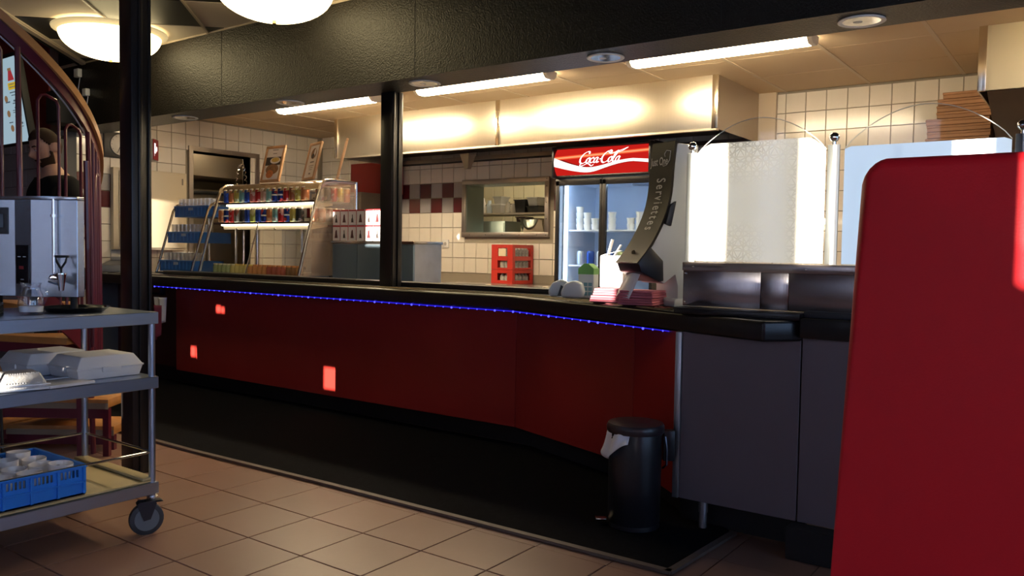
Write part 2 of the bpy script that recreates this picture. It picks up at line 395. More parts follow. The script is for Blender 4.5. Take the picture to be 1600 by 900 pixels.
# pass-through window frame
st=M('brushed_steel')
def frame_y(g,x0,x1,z0,z1,w,y0,y1):
    g.box(x0-w,x1+w,y0,y1,z1,z1+w).box(x0-w,x1+w,y0,y1,z0-w,z0).box(x0-w,x0,y0,y1,z0,z1).box(x1,x1+w,y0,y1,z0,z1); return g
wn=struct('window_4',frame_y(G(),PX0,PX1,PZ0,PZ1,.045,Y_B-.022,Y_B+.012),M('frame_steel',(.42,.38,.35),.35,.9,brush=(60,2,60),bump=.05),bevel=.002)
g=G()
g.box(PX0-.001,PX0+.004,Y_B,Y_B+.27,PZ0,PZ1).box(PX1-.004,PX1+.001,Y_B,Y_B+.27,PZ0,PZ1).box(PX0,PX1,Y_B,Y_B+.27,PZ1-.004,PZ1).box(PX0,PX1,Y_B,Y_B+.27,PZ0,PZ0+.004)
build('lining',g,M('green_grey_steel',(.3,.36,.34),.3,.85),wn)
g=G()
for z in (1.25,1.4,1.55,1.7,1.77): g.sphere((PX1+.022,Y_B-.023,z),.005,8,6)
for x in (-5.1,-4.9,-4.7,-4.5,-4.3): g.sphere((x,Y_B-.023,PZ0-.022),.005,8,6)
build('rivet',g,M('dark_rivet',(.15,.14,.13),.3,1),wn,kind='stuff')
# back room seen through the hatch
struct('wall_hatch_room',G().box(-9.6,-2.0,8.0,8.1,0,3.3).box(-2.1,-2.0,Y_B+.26,8.0,0,3.3),M('cream_tiled_room',(.7,.62,.42),.5))
struct('ceiling_hatch_room',G().box(-9.6,-2.0,Y_B+.26,8.1,2.4,2.45),M('cream_paint'))
wr=bpy.data.objects['wall_hatch_room']
td=tproto(M('yellowish_tile',(.72,.66,.45),.25,rnd=.03),'y')
for c in range(13):
    for r in range(6): place(td,wr,(-6.6+.15*c,8.0,1.2+.15*r))
lt=thing('added_tube_light','small added tube light on the ceiling of the room behind the hatch','lamp',(-5.2,7.1,2.36))
build('diffuser',G().box(-5.8,-4.6,7.05,7.15,2.34,2.38),emitm('tube_warm',(1,.85,.6),22),lt)  # unseen lamp added to light the room behind the hatch
build('housing',G().box(-5.82,-4.58,7.03,7.17,2.38,2.4),white,lt)
# dish room behind left opening
struct('wall_dish_room',G().box(-9.4,-9.3,3.6,6.36,0,2.6).box(-9.4,X_L-.2,Y_B,Y_B+.012,0,2.6),M('cream_tiled_room'))
struct('ceiling_dish_room',G().box(-9.4,X_L-.2,3.6,Y_B,2.35,2.4),M('cream_paint'))
g=G()
w_=.045
g.box(X_L-.21,X_L+.018,OY0-w_,OY0,.9,OZ1+w_).box(X_L-.21,X_L+.018,OY0,OY1,OZ1,OZ1+w_).box(X_L-.21,X_L+.018,OY1,OY1+w_,.9,OZ1+w_)
struct('door_1',g,M('frame_steel'))
# ================================================================== COUNTER
ct=thing('service_counter','long red front service counter with thick black top, bending towards the waste bin','counter',(-4.2,3.6,0))
top=[(-6.95,3.62),(-6.85,3.53),(-6.7,3.505),(-2.55,3.49),(-1.39,3.05),(-.985,2.9),(-.885,3.02),(-.885,3.05),(-1.38,3.06),(-1.42,3.62),(-2.3,3.93),(-6.95,3.93)]
build('top',G().prism(top,(0,0,.785),(1,0,0),(0,1,0),(0,0,.077)),black,ct,bevel=.012,seg=3,label='black painted counter top')
g=G()
for k,off in enumerate((.05,.10,.15)):
    P=[(-6.7,3.505+off),(-2.53,3.49+off),(-1.46+off*.2,3.085+off*1.0)]
    g.tube([(x,y,.862) for x,y in P],.006,6)
build('slide_rail',g,M('dark_metal_rail',(.3,.27,.24),.22,1),ct,label='polished metal slide rails')
build('rear_ledge',G().prism([(-6.3,3.80),(-2.45,3.78),(-2.3,3.9),(-6.3,3.95)],(0,0,.862),(1,0,0),(0,1,0),(0,0,.03)),black,ct,bevel=.004)
def panel(n,a,b,z0,z1,t,mat,parent,**k):
    a=Vector((*a,0)); b=Vector((*b,0)); d=(b-a).normalized(); nn=Vector((-d.y,d.x,0))
    return build(n,G().obox(a+Vector((0,0,z0))+d*.0015,(b-a)-d*.003,nn*t,(0,0,z1-z0)),mat,parent,bevel=.0015,seg=1,**k)
RP=[(-5.86,3.645),(-2.6,3.645),(-1.72,3.334),(-1.375,3.03)]
for a,b in zip(RP[:-1],RP[1:]): panel('front_panel',a,b,.13,.787,.018,redlam,ct)
build('kick_board',G().prism([(-6.9,3.75),(-2.58,3.75),(-1.68,3.42),(-1.39,3.17),(-1.39,3.22),(-1.6,3.5),(-2.5,3.85),(-6.9,3.85)],(0,0,.014),(1,0,0),(0,1,0),(0,0,.78)),blackmatte,ct)
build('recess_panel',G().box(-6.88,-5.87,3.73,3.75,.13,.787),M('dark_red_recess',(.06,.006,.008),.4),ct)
build('end_post',G().box(-6.93,-6.87,3.56,3.8,.014,.787),M('grey_post',(.2,.2,.2),.4,.6),ct)
# LED strip under the top
led=thing('led_strip','blue glowing light strip stuck under the black counter edge','light strip',(-4,3.6,.78))
g=G()
LP=[(-5.98,3.535),(-2.51,3.482),(-1.86,3.238),(-1.41,3.066)]
g.tube([(x,y+.01,.781) for x,y in LP],.0035,6)
build('tape',g,emitm('led_blue_dim',(.03,.02,1),.7),led)
g=G(); 
for a,b in zip(LP[:-1],LP[1:]):
    L_=math.hypot(b[0]-a[0],b[1]-a[1]); n=int(L_/.06)
    for i in range(n): t=i/n; g.sphere((a[0]+(b[0]-a[0])*t,a[1]+.004+(b[1]-a[1])*t,.779),.0035 if i%5 else .006,6,4)
build('diode',g,emitm('led_blue',(.05,.05,1),4),led,kind='stuff')
# grey cabinet on the right
gc=thing('grey_cabinet','grey purple laminate counter cabinet with metal edge strip, right of the red panels','cabinet',(-1.0,3.05,0))
panel('front_panel',(-1.352,3.03),(-.888,3.03),.122,.787,.018,greylam,gc)
panel('front_panel',(-.886,3.03),(.6,3.03),.122,.83,.018,greylam,gc)
build('edge_strip',G().box(-1.378,-1.352,3.022,3.05,.122,.787),M('satin_aluminium',(.55,.55,.58),.35,.9),gc,bevel=.002)
build('body',G().box(-1.34,.6,3.06,3.7,.13,.784),blackmatte,gc)
build('worktop',G().box(-.884,.65,2.985,3.72,.8,.872),black,gc,bevel=.006,label='black worktop')
build('riser',G().box(-1.375,-.885,2.99,3.6,.8625,.887),black,gc,bevel=.003)
build('riser_lip',G().box(-.884,.6,3.03,3.6,.872,.896),M('scuffed_black',(.03,.035,.045),.4,bump=.3,bscale=60),gc,bevel=.003)
g=G().cyl((-1.259,3.06,.014),(-1.259,3.06,.075),.0155,16).cyl((-1.259,3.06,.075),(-1.259,3.06,.13),.018,16)
build('leg',g,M('satin_aluminium'),gc)
build('plinth',G().box(-.9,.6,2.955,3.028,.004,.12).box(-1.385,-.88,3.12,3.14,.004,.13),blackmatte,gc)  # set-back black board stands in for the shade under the cabinet
# steel upstand
su=thing('steel_upstand','brushed steel splash panel with vertical seams standing below the patterned screen','panel',(-.9,3.08,.887))
for a,b in ((-1.376,-1.06),(-1.058,-.955),(-.953,.5)):
    build('sheet',G().box(a,b,3.075,3.1,.89,1.03),M('upstand_steel',(.47,.41,.40),.22,.95,brush=(120,2,2),bump=.1,bscale=3),su,bevel=.002)
build('cap',G().box(-1.378,.5,3.068,3.11,1.03,1.064),M('upstand_steel'),su,bevel=.003)
g=G()
for x in (-1.33,-.89,-.6,-.2): g.sphere((x,3.067,1.045),.004,8,6)
for x in (-1.365,): g.sphere((x,3.072,.905),.004,8,6); g.sphere((x,3.072,1.02),.004,8,6)
build('screw',g,chrome,su,kind='stuff')
# frosted screens with posts
def frost():
    m=bpy.data.materials.new('frosted_pattern_film'); m.use_nodes=True; nt=m.node_tree; nt.nodes.clear(); N=nt.nodes.new; L=nt.links.new
    o=N('ShaderNodeOutputMaterial'); d=N('ShaderNodeBsdfDiffuse'); t=N('ShaderNodeBsdfTranslucent'); tr=N('ShaderNodeBsdfTransparent')
    d.inputs[0].default_value=(.86,.87,.85,1); t.inputs[0].default_value=(.86,.88,.86,1)
    a=N('ShaderNodeMixShader'); a.inputs[0].default_value=.55; L(d.outputs[0],a.inputs[1]); L(t.outputs[0],a.inputs[2])
    tc=N('ShaderNodeTexCoord'); sep=N('ShaderNodeSeparateXYZ'); L(tc.outputs['Object'],sep.inputs[0])
    def mth(op,a_,b_=None,c_=None):
        n=N('ShaderNodeMath'); n.operation=op
        for i,q in enumerate((a_,b_,c_)):
            if q is None: continue
            if isinstance(q,(int,float)): n.inputs[i].default_value=q
            else: L(q,n.inputs[i])
        return n.outputs[0]
    X=sep.outputs[0]; Z=sep.outputs[2]; s=.066
    # hexagonal rosettes: three families of lines and their mirrored set
    best=None
    for k in range(6):
        an=math.pi*k/6; dd=mth('ADD',mth('MULTIPLY',X,math.cos(an)/s),mth('MULTIPLY',Z,math.sin(an)/s))
        if k%2==0: v=mth('ABSOLUTE',mth('SUBTRACT',mth('FRACT',dd),.5)); v=mth('ABSOLUTE',mth('SUBTRACT',v,.19))
        else: v=mth('ABSOLUTE',mth('SUBTRACT',mth('FRACT',mth('MULTIPLY',dd,1.1547)),.5)); v=mth('ABSOLUTE',mth('SUBTRACT',v,.33))
        best=v if best is None else mth('MINIMUM',best,v)
    line=mth('LESS_THAN',best,.038)
    nz=N('ShaderNodeTexNoise'); nz.inputs['Scale'].default_value=5; L(tc.outputs['Object'],nz.inputs['Vector'])
    # pattern only towards upper left, lower left and right edge
    e1=mth('MULTIPLY',mth('SUBTRACT',.20,X),2.0); up=mth('MULTIPLY',mth('SUBTRACT',Z,.30),7); up=mth('MINIMUM',mth('MAXIMUM',up,0),1)
    lo=mth('MULTIPLY',mth('SUBTRACT',.17,Z),7); lo=mth('MINIMUM',mth('MAXIMUM',lo,0),1)
    lo=mth('MULTIPLY',lo,mth('MINIMUM',mth('MAXIMUM',mth('MULTIPLY',mth('SUBTRACT',.05,X),8),0),1))
    up=mth('MULTIPLY',up,mth('MINIMUM',mth('MAXIMUM',mth('MULTIPLY',mth('SUBTRACT',.14,X),8),0),1))
    rt=mth('MINIMUM',mth('MAXIMUM',mth('MULTIPLY',mth('SUBTRACT',X,.11),12),0),1)
    msk=mth('MAXIMUM',mth('MAXIMUM',up,lo),rt)
    f=mth('MULTIPLY',mth('MULTIPLY',line,msk),mth('ADD',nz.outputs[0],.1))
    f=mth('ADD',mth('MULTIPLY',f,.75),.08)
    b=N('ShaderNodeMixShader'); L(f,b.inputs[0]); L(a.outputs[0],b.inputs[1]); L(tr.outputs[0],b.inputs[2]); 
    gl=N('ShaderNodeBsdfGlossy'); gl.inputs['Roughness'].default_value=.08; c=N('ShaderNodeMixShader'); c.inputs[0].default_value=.06
    L(b.outputs[0],c.inputs[1]); L(gl.outputs[0],c.inputs[2]); L(c.outputs[0],o.inputs[0]); return m
fm=frost()
fplain=M('frosted_plain_film',(.58,.76,1.0),.35)
fplain.node_tree.nodes['Principled BSDF'].inputs['Transmission Weight'].default_value=.0
pane=glassm('acrylic_pane',(.97,.98,.98),.05)
def arch(x0,x1,z0,z1,h,n=24):
    P=[(x0,z0),(x1,z0),(x1,z1)]
    for i in range(1,n): t=i/n; P.append((x1+(x0-x1)*t,z1+h*math.sin(math.pi*t)**.8))
    P.append((x0,z1)); return P
def screen(x0,x1,label,kind,mid):
    t=thing('glass_screen',label,'screen',((x0+x1)/2,3.1,1.064),group=None)
    build('pane',G().prism(arch(x0+.012,x1-.008,1.064,1.485,.135),(0,3.105,0),(1,0,0),(0,0,1),(0,.004,0)),pane,t,smooth=0)
    P=arch(x0+.012,x1-.008,1.068,1.482,.12)
    lim=1.532 if kind else 1.49
    P=[(x,min(z,lim)) for x,z in P]
    build('film',G().prism(P,(0,3.1025,0),(1,0,0),(0,0,1),(0,.0015,0)),mid,t,smooth=0,label='frosted film on the pane')
    g=G(); g.tube([(x,3.107,z) for x,z in arch(x0+.012,x1-.008,1.064,1.485,.135)[2:]],.0016,6)
    build('rim',g,M('pane_edge',(.65,.68,.66),.2),t)
    return t
screen(-1.36,-.835,'arched clear screen with frosted star pattern film, left of the red seat','1',fm)
screen(-.79,-.255,'arched clear screen with plain pale blue frosted film behind the red seat','',fplain)
screen(-.21,.32,'arched screen mostly hidden behind the red seat at the right edge','',fplain)
pm=M('galvanised_post',(.55,.6,.6),.28,.95,var=.15,vscale=25)
def post(x,label):
    t=thing('screen_post',label,'post',(x,3.09,1.064),group=None)
    build('column',G().box(x-.02,x+.02,3.082,3.1,1.066,1.497),pm,t,bevel=.002)
    build('flange',G().box(x+.0,x+.022,3.078,3.084,1.066,1.497),M('satin_white_metal',(.8,.8,.78),.3,.4),t)
    build('finial',G().cyl((x,3.09,1.497),(x,3.09,1.51),.007).sphere((x,3.09,1.524),.018,20,12),chrome,t,label='chrome ball finial')
post(-1.355,'steel screen post with chrome ball beside the napkin dispenser')
post(-.812,'steel screen post with chrome ball between the two frosted screens')
post(-.232,'steel screen post with chrome ball at the right edge of the photo')
# ================================================================== PILLARS, BEAM LIGHTS
t=thing('black_pillar','glossy black square pillar standing on the tiled floor beside the steel trolley','pillar',(-3.75,2.13,0))
build('shaft',G().box(-3.81,-3.705,2.08,2.175,.003,CM),black,t,bevel=.004)
build('groove_strip',G().box(-3.704,-3.697,2.112,2.132,.003,CM).box(-3.704,-3.697,2.16,2.175,.003,CM),black,t,bevel=.002)
t=thing('black_pillar','black pillar rising behind the red counter between drinks case and hatch','pillar',(-3.64,3.73,.79))
build('shaft',G().box(-3.70,-3.60,3.695,3.78,.86,2.07),black,t,bevel=.004)
build('groove_strip',G().box(-3.6,-3.592,3.70,3.715,.86,2.07).box(-3.6,-3.59,3.745,3.78,.86,2.07),black,t,bevel=.002)
DLn=['leftmost','second from left','middle','second from right','rightmost']
dlp=[-5.67,-4.455,-3.255,-2.055,-.855]
for x,nm_ in zip(dlp,DLn):
    t=thing('recessed_downlight','round recessed downlight with mirrored reflector in black beam, %s of five'%nm_,'lamp',(x,3.605,2.066),group='downlights in the black beam')
    build('rim',G().lathe([(.07,-.0),(.092,-.001),(.094,-.006),(.088,-.009),(.074,-.006),(.07,0)],(x,3.605,2.066),32,cap=False),white,t)
    g=G().lathe([(.075,-.005),(.066,.0-.002),(.058,-.001),(.0555,-.0005)],(x,3.605,2.066),32,cap=True)
    build('reflector',g,M('mirror_reflector',(.75,.78,.85),.12,1,var=.6,vscale=30),t)
    g=G().lathe([(.0001,-.006),(.018,-.006),(.02,-.001)],(x-.015,3.605,2.066),12)
    build('lamp_tube',g,M('unlit_lamp',(.6,.62,.65),.3),t)
FLn=[('left',-6.02),('middle',-4.33),('right',-2.52)]
fl_x=[(-6.0,-4.79),(-4.34,-3.12),(-2.52,-1.365),(-.1,1.1)]
tube_m=emitm('fluorescent_diffuser',(1,.80,.52),60)
for (a,b),nm_ in zip(fl_x,('left, above the drinks case','middle, right of the pillar','third from left, above the frosted screens','rightmost, beyond the edge of the photo')):
    t=thing('fluorescent_light','long lit fluorescent ceiling light, %s'%nm_,'lamp',((a+b)/2,4.74,2.3),group=None)
    P=[(-.07,.0),(.07,.0),(.062,-.035),(.035,-.056),(-.035,-.056),(-.062,-.035)]
    build('diffuser',G().prism(P,(a+.03,4.74,CK-.012),(0,1,0),(0,0,1),(b-a-.06,0,0)),tube_m,t,bevel=.004)
    build('end_cap',G().prism([(y*1.03,z*1.04) for y,z in P],(b-.032,4.74,CK-.012),(0,1,0),(0,0,1),(.032,0,0)),white,t,bevel=.006)
    build('end_cap',G().prism([(y*1.03,z*1.04) for y,z in P],(a,4.74,CK-.012),(0,1,0),(0,0,1),(.032,0,0)),white,t,bevel=.006)
    build('housing',G().box(a+.02,b-.02,4.67,4.81,CK-.012,CK),white,t)
bowl_m=emitm('bowl_glow',(1,.80,.42),8)
for (x,y),lab in (((-5.64,3.02),'large glowing bowl lamp on the checkered ceiling, partly behind the black pillar'),((-3.86,3.01),'large glowing bowl lamp cut by the top edge of the photo')):
    t=thing('bowl_lamp',lab,'lamp',(x,y,CM))
    pr=[(.001,-.215)]+[(.325*math.sin(math.pi/2*i/12),-.215+.17*(1-math.cos(math.pi/2*i/12))) for i in range(1,13)]
    build('bowl',G().lathe(pr,(x,y,CM),40,cap=False),bowl_m,t)
    build('rim',G().lathe([(.325,-.05),(.365,-.03),(.368,-.02),(.33,-.035)],(x,y,CM),40,cap=False),M('bowl_rim_glass',(.75,.62,.4),.3,0,.5,(.9,.7,.35)),t)
    build('mount',G().cyl((x,y,CM),(x,y,CM-.05),.1,24),white,t)
    build('finial',G().cyl((x,y,CM-.215),(x,y,CM-.232),.012,12),M('brass',(.6,.45,.2),.25,1),t)
# ================================================================== KITCHEN HOODS
hs=M('hood_steel',(.78,.72,.6),.36,1,brush=(30,1,1),bump=.05,bscale=4,var=.05)
t=thing('extractor_hood','long brushed steel extractor hood hanging over the back wall','hood',(-4.1,5.9,CK))
for a,b in ((-6.08,-4.16),(-4.12,-2.27)): build('front_sheet',G().box(a,b,5.49,5.505,1.975,CK),hs,t,bevel=.002)
for x in (-6.1,-4.14,-2.25): build('corner_strip',G().box(x-.022,x+.022,5.484,5.5,1.972,CK),M('satin_steel_light',(.8,.74,.62),.2,1),t,bevel=.002)
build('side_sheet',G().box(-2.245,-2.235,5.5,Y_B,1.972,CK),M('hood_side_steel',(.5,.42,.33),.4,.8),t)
build('side_sheet',G().box(-6.11,-6.1,5.5,Y_B,1.972,CK),hs,t)
build('bottom_lip',G().box(-6.1,-2.235,5.485,5.53,1.962,1.976),hs,t)
dk=M('dark_hood_steel',(.13,.1,.08),.35,.9,var=.3,vscale=4)  # dark brown steel with uneven tone
build('inner_box',G().box(-6.08,-2.25,5.53,6.3,2.05,2.06).box(-6.08,-2.25,5.505,5.53,1.97,2.06).box(-6.08,-2.25,6.24,Y_B,1.965,2.0),dk,t)
build('back_channel',G().box(-6.08,-3.72,6.2,6.33,1.965,2.0),M('dull_steel',(.36,.31,.26),.35,.9),t)
for x in (-5.93,-4.95):
    build('grease_cup',G().cyl((x,6.1,2.0),(x,6.1,1.87),.075,4,.03).cyl((x,6.1,2.01),(x,6.1,2.0),.08,4),M('ribbed_steel',(.45,.38,.3),.3,1,brush=(40,1,1),bump=.5,bscale=6),t,smooth=0)
t=thing('second_extractor_hood','steel extractor hood at the right edge, above the cardboard boxes','hood',(0,5.7,CK))
build('front_sheet',G().box(-.57,1.2,5.1,5.115,2.0,CK),M('warm_hood_steel',(.85,.76,.52),.45,.15),t,bevel=.002)
build('corner_strip',G().box(-.605,-.565,5.094,5.115,1.998,CK),M('satin_steel_light'),t,bevel=.002)
build('side_sheet',G().box(-.605,-.597,5.1,Y_B,1.998,CK),hs,t)
build('filter_chute',G().prism([(5.12,1.998),(6.3,1.998),(6.3,1.7),(5.75,1.75)],(-.56,0,0),(0,1,0),(0,0,1),(1.7,0,0)),dk,t,smooth=0)
# ================================================================== FRIDGE
FX0,FX1,FY=-3.68,-2.80,5.7
t=thing('drinks_fridge','tall black two door drinks fridge with red illuminated sign against the tiled wall','fridge',((FX0+FX1)/2,6.02,0))
bk=M('fridge_black',(.012,.012,.014),.3)
g=G().box(FX0,FX0+.03,FY,6.33,.1,1.95).box(FX1-.03,FX1,FY,6.33,.1,1.95).box(FX0,FX1,6.3,6.33,.1,1.95).box(FX0,FX1,FY,6.33,.1,.2).box(FX0,FX1,FY+.08,6.33,1.68,1.95).box(FX0-.0,FX1,FY-.02,6.33,1.935,1.955)
build('cabinet',g,bk,t)
fi=M('fridge_liner',(.62,.7,.82),.5)
build('liner',G().box(FX0+.031,FX1-.031,6.27,6.299,.2,1.68).box(FX0+.031,FX0+.036,FY+.06,6.3,.2,1.68).box(FX1-.036,FX1-.031,FY+.06,6.3,.2,1.68).box(FX0+.031,FX1-.031,FY+.06,6.27,1.66,1.679),fi,t)
build('inner_light',G().box(FX0+.05,FX0+.065,FY+.06,FY+.075,.3,1.64).box(FX0+.05,FX1-.05,FY+.07,FY+.09,1.645,1.655),emitm('fridge_tube',(.62,.78,1),13),t)
build('fan_grille',G().lathe([(.0,-.0001),(.14,-.0),(.14,-.012),(0.02,-.02)],(-3.0,6.0,1.658),24,sx=1,sy=.6),M('grey_grille',(.2,.22,.28),.6),t)
for z in (1.27,.98,.7): build('shelf',G().box(FX0+.05,FX1-.05,FY+.12,6.26,z,z+.012),M('white_wire_shelf',(.75,.8,.88),.4),t)
mid=(FX0+FX1)/2-.005
gfr=glassm('fridge_glass',(.93,.97,1),.07)
for a,b in ((FX0,mid-.001),(mid+.001,FX1)):
    d=build('door',G().box(a,a+.034,FY-.02,FY+.01,.14,1.675).box(b-.022,b,FY-.02,FY+.01,.14,1.675).box(a,b,FY-.02,FY+.01,1.635,1.69).box(a,b,FY-.02,FY+.01,.14,.2),bk,t,bevel=.003)
    build('glass',G().box(a+.03,b-.02,FY-.008,FY-.002,.19,1.64),gfr,d,smooth=0)
# sign: curved box front
SZ0,SZ1=1.715,1.925
def sg_y(z): u=(z-(SZ0+SZ1)/2)/((SZ1-SZ0)/2); return FY-.03-.045*(1-u*u)
def band(x0,x1,za,zb,n=10,yo=0):
    g=G()
    for i in range(n):
        z0=za+(zb-za)*i/n; z1=za+(zb-za)*(i+1)/n
        g.add([(x0,sg_y(z0)-yo,z0),(x1,sg_y(z0)-yo,z0),(x1,sg_y(z1)-yo,z1),(x0,sg_y(z1)-yo,z1)],[(0,1,2,3)])
    return g
red_s=emitm('sign_red',(.58,.014,.01),1.0)
s=build('sign',band(FX0+.015,FX1-.02,SZ0,SZ1,12),red_s,t,label='red illuminated sign with white lettering')
build('sign_frame',G().box(FX0-.005,FX0+.013,FY-.08,FY+.08,SZ0-.02,SZ1+.02).box(FX1-.02,FX1,FY-.08,FY+.08,SZ0-.02,SZ1+.02).box(FX0,FX1,FY-.04,FY+.08,SZ0-.02,SZ0).box(FX0,FX1,FY-.06,FY+.08,SZ1,SZ1+.02),bk,t,bevel=.006)
# glowing streak and white wave (curved ribbons hugging the sign)
def wave(name,fa,fb,mat,x0,x1,yo,n=40):
    g=G(); 
    for i in range(n):
        xa=x0+(x1-x0)*i/n; xb=x0+(x1-x0)*(i+1)/n; ta=i/n; tb=(i+1)/n
        for h in range(8):
            L=lambda t,k:fa(t)+(fb(t)-fa(t))*k/8
            q=[(xa,L(ta,h)),(xb,L(tb,h)),(xb,L(tb,h+1)),(xa,L(ta,h+1))]
            g.add([(x,sg_y(max(SZ0,min(SZ1,z)))-yo,max(SZ0,min(SZ1,z))) for x,z in q],[(0,1,2,3)])
    return build(name,g,mat,s,smooth=0)
H=SZ1-SZ0; X0=FX0+.015; X1=FX1-.02
mz=lambda t:SZ0+H*(.22+.30*max(0,1-t*2.0)**1.3*1.0+.42*(3*t*t-2*t**3)*(t>0)*1.0-.05*math.sin(t*6.3))
wave('glow_streak',lambda t:SZ0+H*(.57+.14*t),lambda t:SZ0+H*(.71+.14*t),emitm('sign_orange',(.85,.09,.03),1.1),X0,X1,.0008)
wave('glow_streak',lambda t:SZ0+H*(.61+.14*t),lambda t:SZ0+H*(.67+.14*t),emitm('sign_peach',(1,.32,.14),1.3),X0,X1,.0016)
def wz(t): return .47-.36*math.sin(min(1,t/.45)*math.pi/2)+(.30*(0.5-.5*math.cos(math.pi*(t-.3)/.55)) if .3<t<.85 else (.30 if t>=.85 else 0))-(.06*max(0,t-.85)/.15)
def wt(t): return .30*(1-t)**1.6+.03+.09*max(0,t-.55)/.45*(1)
wave('wave_shadow',lambda t:SZ0+H*(wz(t)-wt(t)*.35),lambda t:SZ0+H*(wz(t)+wt(t)*.8),emitm('sign_dark_red',(.3,.01,.01),.7),X0,X1,.0004)
wave('wave',lambda t:SZ0+H*(wz(t)-wt(t)*.5+.03),lambda t:SZ0+H*(wz(t)+wt(t)*.5+.03),emitm('sign_white',(1,.9,.85),1.5),X0,X1,.0024)
# script lettering, swept with a slanted nib
def cr(P,n=6):
    Q=[]
    for i in range(len(P)-1):
        p0=P[max(i-1,0)];p1=P[i];p2=P[i+1];p3=P[min(i+2,len(P)-1)]
        for k in range(n):
            t=k/n; Q.append(tuple(.5*((2*p1[j])+(-p0[j]+p2[j])*t+(2*p0[j]-5*p1[j]+4*p2[j]-p3[j])*t*t+(-p0[j]+3*p1[j]-3*p2[j]+p3[j])*t**3) for j in range(len(p1))))
    return Q+[P[-1]]
def nib(g,P,w,fn,ang=25,thin=.028,sh=.3):
    Q=cr(P); nx,ny=math.cos(R(ang))*w,math.sin(R(ang))*w
    for (x0,y0),(x1,y1) in zip(Q[:-1],Q[1:]):
        d=math.hypot(x1-x0,y1-y0) or 1; px,py=-(y1-y0)/d*thin,(x1-x0)/d*thin
        c=nx*(-(y1-y0)/d)+ny*((x1-x0)/d); sgn=1 if c>=0 else -1
        ax,ay=nx*sgn+px,ny*sgn+py
        q=[(x0-ax,y0-ay),(x1-ax,y1-ay),(x1+ax,y1+ay),(x0+ax,y0+ay)]
        g.add([fn(x+sh*y,y) for x,y in q],[(0,1,2,3)])
LT={'C':[(1.0,1.18),(.88,1.42),(.62,1.48),(.28,1.2),(.08,.7),(.12,.2),(.4,-.03),(.75,.08),(1.02,.32)],
'o':[(.34,.68),(.1,.5),(.06,.16),(.22,0),(.44,.18),(.46,.5),(.32,.68),(.2,.52)],
'c':[(.44,.52),(.32,.68),(.1,.48),(.06,.15),(.24,0),(.5,.16)],
'a':[(.46,.56),(.3,.68),(.1,.46),(.06,.14),(.2,0),(.4,.2),(.5,.62),(.44,.2),(.54,0),(.72,.14)],
'l':[(.02,.2),(.26,.8),(.34,1.25),(.24,1.4),(.12,1.1),(.06,.3),(.18,0),(.38,.14)],
'-':[(0,.42),(.26,.46)]}
fnl=lambda x,y:(-3.43+x*.069,sg_y(1.80+y*.062)-.0036,1.80+y*.062)
g=G()
for ch,x,wd in (('C',0,.07),('o',.88,.055),('c',1.4,.055),('a',1.9,.055),('-',2.62,.05),('C',2.85,.07),('o',3.75,.055),('l',4.3,.055),('a',4.68,.055)):
    nib(g,[(px+x,py) for px,py in LT[ch]],wd,fnl)
nib(g,[(.3,.0),(.2,-.3),(.6,-.28),(1.2,-.05),(1.7,-.35),(2.0,-.2)],.03,fnl)
nib(g,[(3.4,1.35),(3.9,1.05),(4.5,1.3),(5.0,1.45),(5.6,1.75),(5.1,1.3),(4.7,1.2)],.045,fnl)
build('lettering',g,emitm('sign_lettering',(1,1,1),2.2),s,smooth=0)
# fridge contents
cup=M('paper_cup_white',(.75,.75,.74),.5)
def cupg(x,y,z,r=.033,h=.042): return G().lathe([(r*.8,0),(r,h),(r*1.06,h),(r*1.06,h+.005),(r*.98,h+.005),(r*.76,.004)],(x,y,z),14)
ci=0
proto=None
for c,(cx_,ht) in enumerate([(-3.575,4),(-3.502,3),(-3.429,2),(-3.356,3),(-3.27,3),(-3.10,2),(-3.02,3)]):
    for k in range(ht):
        if proto is None:
            g=cupg(0,0,0); proto=build('paper_cup',g,cup,None); o=proto
        else: o=proto.copy(); COL.objects.link(o)
        o.location=(cx_,FY+.2,1.282+k*.048)
        o['label']='white paper tub in %s stack from left on the fridge shelf, %s from bottom'%(ORD[c],ORD[k]); o['category']='tub'; o['group']='tubs on the fridge shelf'
def lathe_obj(name,prof,mat,loc,label,cat,group,n=16):
    o=build(name,G().lathe(prof,(0,0,0),n),mat,None,smooth=40); o.location=loc; o['label']=label; o['category']=cat
    if group:o['group']=group
    return o
cans_p=[(.001,0),(.024,0),(.0325,.008),(.033,.012),(.033,.103),(.027,.113),(.0255,.115),(.0235,.112),(.001,.112)]
fc=[((.55,.62,.7),'silver'),((.02,.08,.4),'blue'),((.6,.62,.65),'grey'),((.02,.1,.45),'blue'),((.5,.55,.3),'pale green'),((.03,.1,.4),'blue'),((.6,.6,.6),'silver'),((.02,.07,.35),'blue')]
for i,(c,nm_) in enumerate(fc):
    lathe_obj('drink_can',cans_p,M('can_fridge_%s'%nm_.replace(' ','_'),c,.3,.5),(-3.56+.093*i,FY+.2,.993),'%s drink can, %s from left on the lower fridge shelf'%(nm_,ORD[i]),'can','cans in the fridge')
